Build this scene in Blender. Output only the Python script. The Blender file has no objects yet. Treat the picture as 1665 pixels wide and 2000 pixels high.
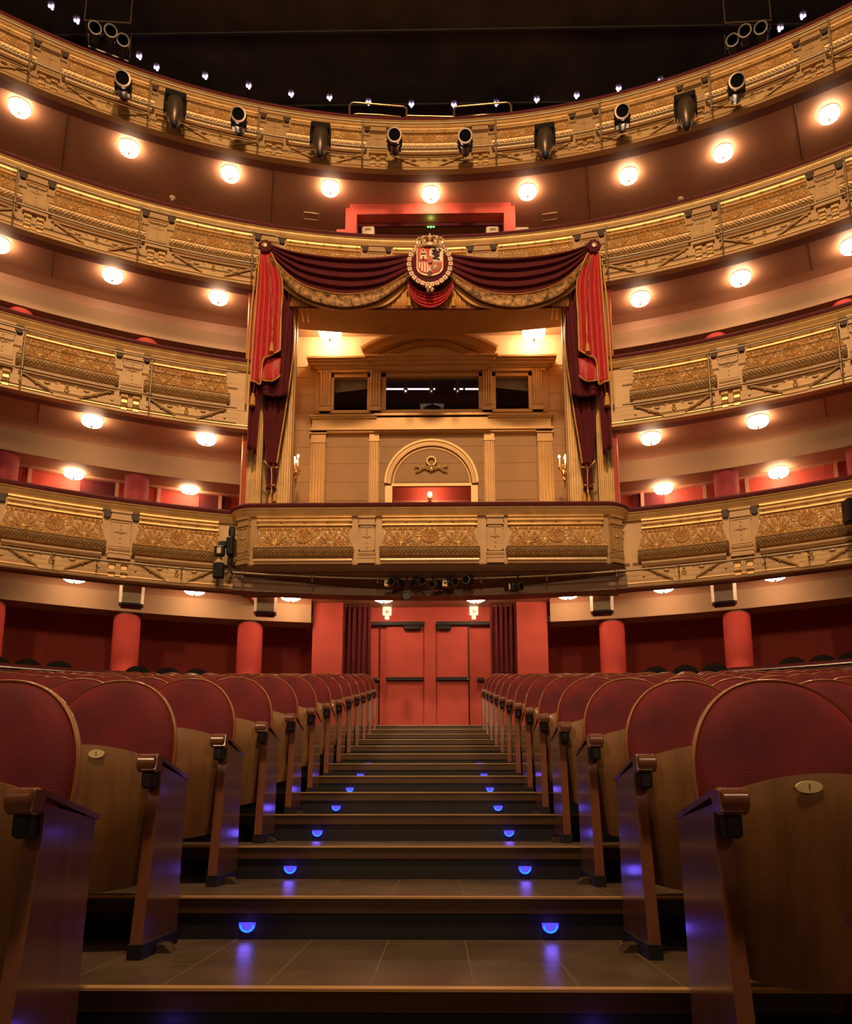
import bpy, math, random
import numpy as np
from mathutils import Vector, Matrix
random.seed(4)
PI = math.pi
SC = bpy.context.scene
COL = SC.collection
# ------------------------------------------------------------------ camera
F_PX, PY0 = 1560.0, 1300.0
PITCH = math.atan(293 / F_PX)
YAW = math.atan(25 / F_PX * math.cos(PITCH))
CX = 0.149
cam_d = bpy.data.cameras.new('camera')
cam_d.sensor_fit = 'VERTICAL'; cam_d.sensor_height = 36; cam_d.sensor_width = 30
cam_d.lens = F_PX * 36 / 2000
cam_d.shift_y = (PY0 - 1000) / 2000
cam_d.clip_start = 0.05; cam_d.clip_end = 200
cam = bpy.data.objects.new('camera', cam_d); COL.objects.link(cam)
cam.location = (CX, 0, 0); cam.rotation_euler = (PI / 2 + PITCH, 0, YAW)
SC.camera = cam
# ------------------------------------------------------------------ world, exposure, house chandelier, added fill lights
world = bpy.data.worlds.new('world'); SC.world = world; world.use_nodes = True
world.node_tree.nodes['Background'].inputs[0].default_value = (1.0, 0.62, 0.32, 1)
world.node_tree.nodes['Background'].inputs[1].default_value = 0.035
SC.view_settings.view_transform = 'Standard'
SC.view_settings.look = 'None'
SC.view_settings.gamma = 1.0
SC.view_settings.exposure = 0.0
SC.view_settings.use_curve_mapping = False
LAMP_E = 34.0

def light(name, kind, loc, energy, color, size=0.5, target=None, spot=None, blend=0.5):
    l = bpy.data.lights.new(name, kind); l.energy = energy; l.color = color
    if kind == 'AREA':
        l.shape = 'DISK'; l.size = size
    else:
        l.shadow_soft_size = size
    if spot: l.spot_size = math.radians(spot); l.spot_blend = blend
    o = bpy.data.objects.new(name, l); COL.objects.link(o); o.location = loc
    if target:
        o.rotation_euler = (Vector(target) - Vector(loc)).to_track_quat('-Z', 'Y').to_euler()
    return o
light('house_chandelier_light', 'POINT', (0, 0.5, 13.2), 4900, (1.0, 0.665, 0.39), 0.5)
light('front_fill_light', 'SPOT', (0, -7, 10.5), 2300, (1.0, 0.665, 0.40), 0.5, (0, 13, 10), 80, 0.8)  # unseen fill spot, added to brighten the balcony fronts
light('left_fill_light', 'SPOT', (-4, -5, 5.0), 1000, (1.0, 0.64, 0.37), 0.5, (-1, 14, 4.5), 80, 0.8)  # added low fill pair for the fronts below the lowest balcony
light('right_fill_light', 'SPOT', (4, -5, 5.0), 1000, (1.0, 0.64, 0.37), 0.5, (1, 14, 4.5), 80, 0.8)  # right half of the added low fill

# ------------------------------------------------------------------ geometry helpers
CY, R0 = 0.47, 13.02          # hall centre on the axis, radius of the balcony fronts
FW = Vector((-math.sin(YAW) * math.cos(PITCH), math.cos(YAW) * math.cos(PITCH), math.sin(PITCH)))
RT = Vector((math.cos(YAW), math.sin(YAW), 0)); UP = RT.cross(FW)
def ray(u, v): return FW * F_PX + RT * (u - 832.5) + UP * (PY0 - v)
def P(u, v, y):
    r = ray(u, v); t = y / r.y
    return Vector((CX + r.x * t, y, r.z * t))
def PR(u, v, R):
    r = ray(u, v); a = r.x**2 + r.y**2; b = 2 * (CX * r.x - CY * r.y); c = CX**2 + CY**2 - R * R
    t = (-b + math.sqrt(b * b - 4 * a * c)) / 2 / a
    return Vector((CX + r.x * t, r.y * t, r.z * t))
def pol(r, adeg, z=0.0):
    a = math.radians(adeg)
    return Vector((r * math.sin(a), CY + r * math.cos(a), z))
def frame(n):
    n = Vector(n).normalized()
    a = Vector((0, 0, 1)) if abs(n.z) < 0.9 else Vector((1, 0, 0))
    u = n.cross(a).normalized(); return u, n.cross(u).normalized()

class MB:
    def __init__(s): s.v = []; s.f = []
    def add(s, vs, fs):
        b = len(s.v); s.v += [tuple(p) for p in vs]; s.f += [tuple(b + i for i in f) for f in fs]; return s
    def box(s, x0, x1, y0, y1, z0, z1, M=None):
        vs = [Vector((x, y, z)) for z in (z0, z1) for y in (y0, y1) for x in (x0, x1)]
        if M is not None: vs = [M @ p for p in vs]
        return s.add(vs, [(0, 2, 3, 1), (4, 5, 7, 6), (0, 1, 5, 4), (2, 6, 7, 3), (0, 4, 6, 2), (1, 3, 7, 5)])
    def rbox(s, x0, x1, y0, y1, z0, z1, c=0.01, M=None):     # box with chamfered edges
        pts = []
        for sz, zz in ((0, z0), (1, z1)):
            for ins, dz in (((c, 0), (0, c)) if sz == 0 else ((0, -c), (c, 0))):
                q = [(x0 + ins + c, y0 + ins), (x1 - ins - c, y0 + ins), (x1 - ins, y0 + ins + c), (x1 - ins, y1 - ins - c),
                     (x1 - ins - c, y1 - ins), (x0 + ins + c, y1 - ins), (x0 + ins, y1 - ins - c), (x0 + ins, y0 + ins + c)]
                pts.append([Vector((x, y, zz + dz)) for x, y in q])
        if M is not None: pts = [[M @ p for p in r] for r in pts]
        return s.loft(pts, closed=True, caps=True)
    def loft(s, rings, closed=True, caps=False):
        n = len(rings[0]); fs = []
        for i in range(len(rings) - 1):
            for j in range(n if closed else n - 1):
                k = (j + 1) % n; fs.append((i * n + j, i * n + k, (i + 1) * n + k, (i + 1) * n + j))
        if caps:
            fs.append(tuple(range(n - 1, -1, -1))); fs.append(tuple((len(rings) - 1) * n + j for j in range(n)))
        return s.add([p for r in rings for p in r], fs)
    def tube(s, path, r, n=8, caps=True, rads=None):
        path = [Vector(p) for p in path]; rings = []; u = None
        for i, p in enumerate(path):
            d = (path[min(i + 1, len(path) - 1)] - path[max(i - 1, 0)]).normalized()
            if u is None: u, w = frame(d)
            else:
                u = (u - d * u.dot(d)).normalized(); w = d.cross(u)
            rr = rads[i] if rads else r
            rings.append([p + (u * math.cos(2 * PI * k / n) + w * math.sin(2 * PI * k / n)) * rr for k in range(n)])
        return s.loft(rings, True, caps)
    def lathe(s, prof, n=24, M=None, caps=True):            # prof: (r, z)
        rings = []
        for r, z in prof:
            rg = [Vector((r * math.cos(2 * PI * k / n), r * math.sin(2 * PI * k / n), z)) for k in range(n)]
            if M is not None: rg = [M @ p for p in rg]
            rings.append(rg)
        return s.loft(rings, True, caps)
    def arc(s, prof, a0, a1, step=1.0, closed=False, caps=False):    # prof (r,z) swept about the hall centre
        n = max(2, int(abs(a1 - a0) / step) + 1)
        rings = [[pol(r, a0 + (a1 - a0) * i / (n - 1), z) for r, z in prof] for i in range(n)]
        return s.loft(rings, closed, caps)
    def path(s, prof, pts, closed=False, caps=False):       # prof (out, z) swept along plan path pts; out = towards the stage side
        rings = []
        for i, p in enumerate(pts):
            a = Vector(pts[max(i - 1, 0)]); b = Vector(pts[min(i + 1, len(pts) - 1)])
            d = (b - a).normalized(); nrm = Vector((d.y, -d.x))
            rings.append([Vector((p[0] + nrm.x * o, p[1] + nrm.y * o, z)) for o, z in prof])
        return s.loft(rings, closed, caps)
    def prism(s, poly, y0, y1, M=None):                      # polygon in xz extruded in y
        n = len(poly)
        vs = [Vector((x, y0, z)) for x, z in poly] + [Vector((x, y1, z)) for x, z in poly]
        if M is not None: vs = [M @ p for p in vs]
        return s.add(vs, [tuple(range(n)), tuple(range(2 * n - 1, n - 1, -1))] + [(i, i + n, (i + 1) % n + n, (i + 1) % n) for i in range(n)])
    def ball(s, c, r, n=12, sc=(1, 1, 1)):
        c = Vector(c); rings = []
        for i in range(n // 2 + 1):
            t = PI * i / (n // 2); rr = max(math.sin(t), 0.02)
            rings.append([c + Vector((rr * math.cos(2 * PI * k / n) * r * sc[0], rr * math.sin(2 * PI * k / n) * r * sc[1], -math.cos(t) * r * sc[2])) for k in range(n)])
        return s.loft(rings, True, True)
    def grid(s, fn, nu, nv):
        vs = [fn(i / (nu - 1), j / (nv - 1)) for j in range(nv) for i in range(nu)]
        return s.add(vs, [(j * nu + i, j * nu + i + 1, (j + 1) * nu + i + 1, (j + 1) * nu + i) for j in range(nv - 1) for i in range(nu - 1)])
    def mesh(s, name, m, smooth=None):
        me = bpy.data.meshes.new(name); me.from_pydata(s.v, [], s.f); me.validate()
        import bmesh
        bm = bmesh.new(); bm.from_mesh(me)
        bmesh.ops.recalc_face_normals(bm, faces=bm.faces[:])
        bm.to_mesh(me); bm.free()
        if m: me.materials.append(m)
        if smooth is not None:
            me.polygons.foreach_set('use_smooth', [True] * len(me.polygons))
            me.set_sharp_from_angle(angle=math.radians(smooth))
        me.update(); return me
    def build(s, name, m, parent=None, smooth=None, solid=None):
        o = bpy.data.objects.new(name, s.mesh(name, m, smooth)); COL.objects.link(o)
        if parent is not None:
            o.parent = parent; o.location = -Vector(parent.location)
        if solid:
            md = o.modifiers.new('thickness', 'SOLIDIFY'); md.thickness = solid; md.offset = 0
        return o

def tag(o, label, cat, group=None, kind=None):
    o['label'] = label; o['category'] = cat
    if group: o['group'] = group
    if kind: o['kind'] = kind
    return o
def thing(name, label, cat, loc=(0, 0, 0), rz=0, group=None):
    o = bpy.data.objects.new(name, None); COL.objects.link(o); o.empty_display_size = 0.2
    o.location = loc; o.rotation_euler = (0, 0, rz)
    return tag(o, label, cat, group)
def part(mb, name, m, parent, smooth=None, loc=(0, 0, 0)):    # geometry given in the parent's local frame
    o = mb.build(name, m, None, smooth); o.parent = parent; o.location = loc; return o
def struct(mb, name, m, smooth=None):
    o = mb.build(name, m, None, smooth); o['kind'] = 'structure'; return o
def copy_tree(o, parent=None):
    c = o.copy(); COL.objects.link(c); c.parent = parent
    for ch in list(o.children): copy_tree(ch, c)
    return c
ORD = ['first', 'second', 'third', 'fourth', 'fifth', 'sixth', 'seventh', 'eighth', 'ninth', 'tenth', 'eleventh', 'twelfth', 'thirteenth', 'fourteenth', 'fifteenth', 'sixteenth', 'seventeenth', 'eighteenth', 'nineteenth', 'twentieth', 'twenty-first']

# ------------------------------------------------------------------ materials
MATS = {}
def mat(name, col, rough=0.5, metal=0.0, var=0.12, scale=6.0, bump=0.0, bscale=60.0, emit=None, estr=0.0, coat=0.0, sheen=0.0, trans=0.0, ior=1.45, stretch=None, spec=0.5):
    m = bpy.data.materials.new(name); m.use_nodes = True; nt = m.node_tree; N = nt.nodes; L = nt.links
    b = N['Principled BSDF']
    b.inputs['Roughness'].default_value = rough; b.inputs['Metallic'].default_value = metal
    b.inputs['Coat Weight'].default_value = coat; b.inputs['Coat Roughness'].default_value = 0.12
    b.inputs['Sheen Weight'].default_value = sheen; b.inputs['Sheen Roughness'].default_value = 0.4
    b.inputs['Transmission Weight'].default_value = trans; b.inputs['IOR'].default_value = ior
    b.inputs['Specular IOR Level'].default_value = spec
    if sheen: b.inputs['Sheen Tint'].default_value = (min(1, col[0] * 3 + .3), min(1, col[1] * 3 + .05), min(1, col[2] * 3 + .05), 1)
    tc = N.new('ShaderNodeTexCoord'); src = tc.outputs['Object']
    if stretch:
        mp = N.new('ShaderNodeMapping'); mp.inputs['Scale'].default_value = stretch; L.new(src, mp.inputs[0]); src = mp.outputs[0]
    if var > 0:
        no = N.new('ShaderNodeTexNoise'); no.inputs['Scale'].default_value = scale; no.inputs['Detail'].default_value = 5
        L.new(src, no.inputs['Vector'])
        cr = N.new('ShaderNodeValToRGB'); L.new(no.outputs[0], cr.inputs[0])
        cr.color_ramp.elements[0].position = 0.3; cr.color_ramp.elements[1].position = 0.7
        cr.color_ramp.elements[0].color = [c * (1 - var) for c in col] + [1]
        cr.color_ramp.elements[1].color = [min(1, c * (1 + var)) for c in col] + [1]
        L.new(cr.outputs[0], b.inputs['Base Color'])
    else: b.inputs['Base Color'].default_value = (*col, 1)
    if bump > 0:
        n2 = N.new('ShaderNodeTexNoise'); n2.inputs['Scale'].default_value = bscale; n2.inputs['Detail'].default_value = 4
        L.new(src, n2.inputs['Vector'])
        bp = N.new('ShaderNodeBump'); bp.inputs['Strength'].default_value = bump; bp.inputs['Distance'].default_value = 0.01
        L.new(n2.outputs[0], bp.inputs['Height']); L.new(bp.outputs[0], b.inputs['Normal'])
    if emit:
        b.inputs['Emission Color'].default_value = (*emit, 1); b.inputs['Emission Strength'].default_value = estr
    MATS[name] = m; return m
gold = mat('gilded_plaster', (0.66, 0.40, 0.145), 0.36, 0.42, 0.14, 5, 0.15, 90)
goldb = mat('bright_gilding', (0.88, 0.60, 0.32), 0.28, 0.55, 0.08, 5)
ochre = mat('ochre_painted_plaster', (0.47, 0.275, 0.105), 0.5, 0.15, 0.1, 4, 0.1, 60)
brass = mat('brass', (0.80, 0.50, 0.18), 0.28, 0.9, 0.06)
steel = mat('painted_steel_tube', (0.34, 0.24, 0.13), 0.4, 0.4, 0.06)
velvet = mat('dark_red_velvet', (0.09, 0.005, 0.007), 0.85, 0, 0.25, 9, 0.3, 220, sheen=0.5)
velvet_rail = mat('velvet_handrail', (0.09, 0.006, 0.007), 0.85, 0, 0.2, 9, 0.2, 200, sheen=0.25)
seatred = mat('crimson_seat_velvet', (0.135, 0.006, 0.008), 0.8, 0, 0.35, 5, 0.3, 260, sheen=0.75)
silkred = mat('bright_red_silk', (0.50, 0.032, 0.028), 0.5, 0, 0.12, 9, 0.2, 120, sheen=0.3)
redwall = mat('red_fabric_wall', (0.50, 0.075, 0.050), 0.75, 0, 0.07, 3, 0.3, 300)
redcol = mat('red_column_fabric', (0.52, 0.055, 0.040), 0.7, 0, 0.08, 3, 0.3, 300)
cream = mat('cream_plaster', (0.34, 0.21, 0.11), 0.7, 0, 0.05, 2, 0.05, 80)
soffitm = mat('painted_soffit', (0.40, 0.20, 0.115), 0.5, 0, 0.06, 2, 0.05, 60)
hood = mat('dark_brown_block', (0.055, 0.028, 0.014), 0.6, 0, 0.1)
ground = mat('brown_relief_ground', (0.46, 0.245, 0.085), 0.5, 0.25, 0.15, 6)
undershade = mat('shaded_underside', (0.33, 0.19, 0.07), 0.42, 0.5, 0.2, 12)  # gilding darkened in colour for the shade under the panel bulge
shadecol = mat('shaded_red_column_fabric', (0.24, 0.018, 0.02), 0.7, 0, 0.08, 3, 0.3, 300)  # same red fabric darkened, the backlit shade put into its colour
pinkish = mat('pink_painted_casing', (0.62, 0.30, 0.19), 0.5)
holem = mat('unlit_lens', (0.004, 0.004, 0.004), 0.9, 0, 0.0, spec=0.05)
creamy = mat('pale_cream_wall', (0.62, 0.46, 0.25), 0.7, 0, 0.05, 2)
friezem = mat('matt_gilding', (0.56, 0.345, 0.13), 0.55, 0.2, 0.1, 6)
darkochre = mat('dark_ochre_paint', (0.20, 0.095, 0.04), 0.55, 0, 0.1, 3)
browned = mat('brown_edge_band', (0.17, 0.055, 0.032), 0.6, 0, 0.1, 3)
facade_m = mat('ochre_stucco', (0.44, 0.235, 0.080), 0.6, 0, 0.06, 3, 0.08, 50)
facade_p = mat('gilded_stucco', (0.56, 0.32, 0.11), 0.42, 0.35, 0.07, 3)
wood = mat('walnut_veneer', (0.25, 0.115, 0.036), 0.42, 0, 0.22, 3.0, 0.08, 30, coat=0.2, stretch=(7, 7, 0.7))
woodp = mat('varnished_end_panel', (0.19, 0.07, 0.035), 0.24, 0, 0.18, 3.0, 0.0, 30, coat=0.8, stretch=(7, 7, 0.7))
woodr = mat('reddish_armrest_wood', (0.17, 0.058, 0.026), 0.25, 0, 0.15, 5.0, coat=0.6, stretch=(4, 1, 4))
rimw = mat('honey_wood_rim', (0.40, 0.17, 0.05), 0.35, 0, 0.12, 6, coat=0.3)
blackm = mat('black_matt', (0.012, 0.010, 0.009), 0.6, 0, 0.1)
blackg = mat('black_metal', (0.02, 0.016, 0.013), 0.35, 0.4, 0.1)
domem = mat('smoked_housing', (0.11, 0.07, 0.04), 0.35, 0.5, 0.1)
ceilm = mat('dark_ceiling', (0.03, 0.02, 0.013), 0.7, 0, 0.6, 0.9)
lensm = mat('green_grey_lens', (0.12, 0.16, 0.13), 0.15, 0.3, 0.1, coat=0.5)
silver = mat('silver_speaker', (0.50, 0.40, 0.27), 0.4, 0.4, 0.06, 10, 0.25, 300)
ivory = mat('ivory_plastic', (0.65, 0.50, 0.32), 0.5)
fringe = mat('gold_fringe', (0.62, 0.30, 0.055), 0.6, 0.2, 0.2, 40, 0.5, 150)
embro = mat('gold_embroidery', (0.30, 0.15, 0.045), 0.45, 0.4, 0.9, 13, 0.8, 60)
satin = mat('yellow_satin', (0.62, 0.30, 0.07), 0.5, 0.1, 0.12, 20, stretch=(6, 6, 0.5))
glowglass = mat('glowing_glass', (0.9, 0.8, 0.65), 0.4, 0, 0.0, emit=(1.0, 0.66, 0.40), estr=LAMP_E)
flame = mat('candle_flame', (1, 0.8, 0.5), 0.4, 0, 0.0, emit=(1.0, 0.60, 0.28), estr=40)
starm = mat('star_bulb', (0.8, 0.7, 1), 0.4, 0, 0.0, emit=(0.9, 0.5, 1.0), estr=6)
ledm = mat('blue_led', (0.02, 0.05, 0.3), 0.4, 0, 0.0, emit=(0.07, 0.045, 1.0), estr=1.3)
ledring = mat('cyan_led_ring', (0.0, 0.1, 0.3), 0.4, 0, 0.0, emit=(0.0, 0.42, 1.0), estr=1.0)
exitm = mat('exit_light_box', (0.9, 0.85, 0.6), 0.4, 0, 0.0, emit=(1.0, 0.86, 0.55), estr=0.85)
greenm = mat('green_emergency_light', (0.1, 0.6, 0.1), 0.4, 0, 0.0, emit=(0.14, 0.9, 0.16), estr=3.0)
tubem = mat('pink_fluorescent_tube', (1, 0.8, 0.9), 0.4, 0, 0.0, emit=(1.0, 0.62, 0.75), estr=2.5)
plaqm = mat('pale_brass_plate', (0.95, 0.78, 0.36), 0.45, 0.0, 0.06)
nosem = mat('brass_nosing', (0.75, 0.45, 0.17), 0.3, 0.35, 0.08)
riserw = mat('dark_riser_wood', (0.075, 0.035, 0.014), 0.45, 0, 0.2, 3, stretch=(0.7, 6, 6), coat=0.2)
glass = mat('window_glass', (0.9, 0.95, 0.9), 0.0, 0, 0.0, trans=1.0, ior=1.45)
roomdark = mat('dark_room', (0.03, 0.025, 0.018), 0.8, 0, 0.3)
arms_red = mat('heraldic_red', (0.55, 0.05, 0.03), 0.5); arms_white = mat('heraldic_white', (0.75, 0.62, 0.42), 0.5)
arms_dark = mat('heraldic_dark', (0.06, 0.02, 0.02), 0.5)
greenglobe = mat('green_fabric', (0.02, 0.08, 0.03), 0.6)

def tile_mat():
    m = mat('slate_tiles', (0.10, 0.066, 0.036), 0.30, 0, 0.3, 3.5, 0.12, 40, coat=0.0)
    nt = m.node_tree; N = nt.nodes; L = nt.links; b = N['Principled BSDF']
    tc = N.new('ShaderNodeTexCoord'); br = N.new('ShaderNodeTexBrick')
    br.offset = 0.5; br.inputs['Scale'].default_value = 1; br.inputs['Mortar Size'].default_value = 0.003
    br.inputs['Brick Width'].default_value = 0.9; br.inputs['Row Height'].default_value = 0.30
    mp = N.new('ShaderNodeMapping'); mp.inputs['Rotation'].default_value = (0, 0, PI / 2); mp.inputs['Location'].default_value = (0.05, 0.05, 0)
    L.new(tc.outputs['Object'], mp.inputs[0]); L.new(mp.outputs[0], br.inputs['Vector'])
    mx = N.new('ShaderNodeMixRGB'); L.new(br.outputs['Fac'], mx.inputs[0])
    old = b.inputs['Base Color'].links[0].from_socket
    L.new(old, mx.inputs[1]); mx.inputs[2].default_value = (0.20, 0.12, 0.06, 1)
    L.new(mx.outputs[0], b.inputs['Base Color'])
    return m
tiles = tile_mat()

# ================================================================== FLOOR: terraced parquet and central aisle steps
Y1, Z1, RUN, RISE = 2.38, -0.48, 0.90, 0.1625
def tz(k): return Z1 + RISE * k
fl = MB(); KMAX = 12
AW = 0.87
for k in range(-4, KMAX + 1):
    y0 = Y1 + RUN * k; y1 = y0 + RUN if k < KMAX else 18.5
    if k == KMAX: fl.box(-14, 14, y0 + 0.02, y1, tz(k) - 0.3, tz(k))
    else: fl.box(-14, 14, y0 + 0.02, y1 + 0.02, tz(k) - 0.3, tz(k))
floor = struct(fl, 'floor', tiles)
floor['label'] = 'terraced floor of dark slate tiles rising in steps to the doors'
rw = MB(); ns = MB(); bk = MB()
for k in range(-3, KMAX + 1):
    y0 = Y1 + RUN * k
    rw.box(-9, 9, y0 - 0.004, y0 + 0.019, tz(k) - 0.062, tz(k) - 0.006)
    ns.box(-9, 9, y0 - 0.012, y0 + 0.03, tz(k) - 0.006, tz(k) + 0.002)
    bk.box(-9, 9, y0 + 0.006, y0 + 0.0195, tz(k) - RISE + 0.001, tz(k) - 0.062)
part(rw, 'riser_board', riserw, floor); part(ns, 'step_nosing', nosem, floor); part(bk, 'black_riser', blackm, floor)
# step lights
led0 = thing('step_light', 'x', 'step light')
b = MB(); c = 0.033
poly = [(c * math.cos(PI + PI * i / 14), c * math.sin(PI + PI * i / 14)) for i in range(15)]
poly = [(x, z * 0.95 + 0.010) for x, z in poly] + [(c, 0.018), (-c, 0.018)]
part(MB().prism(poly, -0.003, 0.004), 'lens', ledm, led0)
pts = [Vector((x * 0.78, -0.004, z * 0.8)) for x, z in poly[:15]]
part(MB().tube(pts, 0.0035, 6), 'ring', ledring, led0)
first = True
for k in range(0, 8):
    for s in (-1, 1):
        o = led0 if first else copy_tree(led0); first = False
        o.location = (s * 0.598 - 0.012, Y1 + RUN * k + 0.0, tz(k) - RISE + 0.047)
        sd = 'left' if s < 0 else 'right'
        tag(o, 'small blue semicircular step light on the %s of the %s lit riser from the bottom' % (sd, ORD[k]), 'step light', 'blue step lights on the aisle risers')
        if k < 7:
            light('step_light_glow', 'POINT', (s * 0.598 - 0.012, Y1 + RUN * k - 0.035, tz(k) - RISE + 0.05), 0.10, (0.22, 0.10, 1.0), 0.025)

# ================================================================== SEATS
def outline(n=40, sx=1.0, dz=0.0):
    pts = []
    for i in range(n + 1):                       # upper round part from right to left
        t = PI * i / n
        c_ = math.cos(t); pts.append((0.255 * math.copysign(abs(c_) ** 0.92, c_), 0.705 + 0.315 * max(0.0, math.sin(t)) ** 0.90))
    low = [(-0.252 * sx, 0.62), (-0.236 * sx, 0.50), (-0.205 * sx, 0.38), (-0.12 * sx, 0.335), (0.12 * sx, 0.335), (0.205 * sx, 0.38), (0.236 * sx, 0.50), (0.252 * sx, 0.62)]
    return pts + low
def back_y(x, z): return 0.70 + (z - 0.6) * 0.20 + x * x * -0.25
def seat_parts(root, seat_m, rim_m, wood_m, arm_m, aisle=0, lean=1):
    # cushion: rings shrinking to centre with a puffed front
    ol = outline(); cxz = (0, 0.70); b = MB(); rings = []
    for rho, bul in ((0.97, 0.0), (0.985, -0.018), (0.955, -0.036), (0.88, -0.052), (0.7, -0.064), (0.45, -0.068), (0.2, -0.069), (0.04, -0.069)):
        rings.append([Vector((cxz[0] + (x - cxz[0]) * rho, back_y(x * rho, cxz[1] + (z - cxz[1]) * rho) + bul, cxz[1] + (z - cxz[1]) * rho)) for x, z in ol])
    b.loft(rings, True, True); part(b, 'back_cushion', seat_m, root, 50)
    b = MB(); r2 = []                              # wooden shell with rim behind the cushion
    for rho, dy in ((0.97, -0.004), (0.99, -0.016), (1.008, -0.020), (1.020, -0.010), (1.02, 0.010), (0.98, 0.03), (0.5, 0.034), (0.05, 0.034)):
        r2.append([Vector((x * rho, back_y(x, z) + dy, cxz[1] + (z - cxz[1]) * rho)) for x, z in ol])
    b.loft(r2, True, True); part(b, 'back_shell', rim_m, root, 50)
    # tipped-up seat: plywood underside facing the stage
    def sh(u, v, off=0.0):
        x = (u - 0.5) * 2; hw = 0.242 - 0.03 * (1 - v) ** 3
        zt = 0.735 - 0.05 * x * x; zb = 0.205 + 0.03 * x * x
        z = zb + (zt - zb) * v
        y = 0.455 + 0.05 * (1 - v) ** 2 + 0.035 * x * x + 0.05 * max(0, v - 0.8) ** 2 * 5 + off
        return Vector((x * hw, y, z))
    b = MB(); nu, nv = 17, 13
    fr = [[sh(i / (nu - 1), j / (nv - 1)) for i in range(nu)] for j in range(nv)]
    bkk = [[sh(i / (nu - 1), j / (nv - 1), 0.018) for i in range(nu)] for j in range(nv)]
    per = lambda g: [g[0][i] for i in range(nu)] + [g[j][nu - 1] for j in range(1, nv)] + [g[nv - 1][i] for i in range(nu - 2, -1, -1)] + [g[j][0] for j in range(nv - 2, 0, -1)]
    b.grid(lambda u, v: sh(u, v), nu, nv); b.grid(lambda u, v: sh(u, v, 0.018), nu, nv)
    b.loft([per(fr), per(bkk)], True)
    part(b, 'seat_shell', wood_m, root, 40)
    b = MB(); rr = []
    for ins, off in ((0.0, 0.02), (0.0, 0.06), (0.02, 0.085), (0.06, 0.10)):
        rr.append([Vector(((0.225 - ins) * math.cos(t) * 1.0, 0.475 + off + 0.02, 0.46 + (0.225 - ins) * math.sin(t))) for t in [2 * PI * k / 28 for k in range(28)]])
    b.loft(rr, True, True); part(b, 'seat_cushion', seat_m, root, 50)
def arm(root, x0, arm_m, wood_m, full, side):
    # x0: centre of the arm, side -1: aisle face looks right (+x) ...
    # knob at the front on the seat side, thin cap sloping down to the back above the panel
    ix = x0 - side * -0.0
    xi = x0 + side * 0.010 if full else x0
    b = MB(); n = 20; rings = []
    for sx, k_ in ((-0.034, .86), (-0.029, 1.0), (0.029, 1.0), (0.034, .86)):
        rg = []
        for i in range(n):
            t = 2 * PI * i / n; cc, ss = math.cos(t), math.sin(t)
            rg.append(Vector((xi + sx, 0.435 + 0.040 * k_ * math.copysign(abs(cc) ** .7, cc), 0.665 + 0.034 * k_ * math.copysign(abs(ss) ** .7, ss))))
        rings.append(rg)
    b.loft(rings, True, True)
    if not full: b.rbox(xi - .028, xi + .028, .45, .80, .63, .672, .01)
    part(b, 'armrest', arm_m, root, 40)
    if full:
        m_ = Matrix(((0, 1, 0, 0), (1, 0, 0, 0), (0, 0, 1, 0), (0, 0, 0, 1)))
        cap = MB().prism([(0.40, 0.640), (0.41, 0.690), (0.45, 0.695), (0.80, 0.632), (0.79, 0.618), (0.47, 0.676), (0.44, 0.640)], x0 - 0.027, x0 + 0.027, m_); part(cap, 'armrest_cap', arm_m, root)
    bm_ = MB().rbox(xi - 0.022, xi + 0.022, 0.42, 0.50, 0.575, 0.637, 0.008); part(bm_, 'arm_block', blackm, root)
    if full:                                        # solid varnished end panel down to the floor
        poly = [(0.385, 0.05), (0.44, 0.36), (0.475, 0.59), (0.47, 0.66), (0.78, 0.622), (0.76, 0.30), (0.755, 0.05)]
        b = MB(); b.prism(poly, x0 - 0.021, x0 + 0.021, m_); part(b, 'end_panel', woodp, root)
        part(MB().box(x0 - 0.025, x0 + 0.025, 0.375, 0.76, 0.0, 0.05), 'plinth', blackm, root)
        f = MB(); f.prism([(0.0, 0.0), (0.055, 0.0), (0.028, 0.028), (0.0, 0.03)], 0.52, 0.60)
        if side > 0: f.v = [(-x, y, z) for x, y, z in f.v]
        f.v = [(x + x0 - side * 0.025, y, z) for x, y, z in f.v]
        part(f, 'floor_bracket', domem, root)
    else:
        b = MB().rbox(x0 - 0.02, x0 + 0.02, 0.47, 0.76, 0.10, 0.63, 0.006); part(b, 'arm_support', wood_m, root)
        part(MB().box(x0 - 0.025, x0 + 0.025, 0.46, 0.77, 0.0, 0.10), 'plinth', blackm, root)
SW = 0.545
protos = {}
def seat_proto(kind):
    r = thing('theatre_seat', 'x', 'theatre seat')
    seat_parts(r, seatred, rimw, wood, woodr)
    if kind == 'L': arm(r, 0.264, woodr, wood, True, -1)      # left block, aisle on its right
    elif kind == 'R': arm(r, -0.264, woodr, wood, True, 1)
    elif kind == 'l': arm(r, SW / 2, woodr, wood, False, -1)
    else: arm(r, -SW / 2, woodr, wood, False, 1)
    return r
for k_ in 'LRlr': protos[k_] = [seat_proto(k_), False]
def row_words(j): return ['row nearest the camera', 'second row from the camera', 'third row from the camera', 'fourth row from the camera', 'fifth row from the camera', 'sixth row from the camera', 'seventh row from the camera', 'eighth row back', 'ninth row back', 'tenth row back', 'eleventh row back', 'twelfth row back', 'rearmost row'][j - 1]
RC = 14.0
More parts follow.
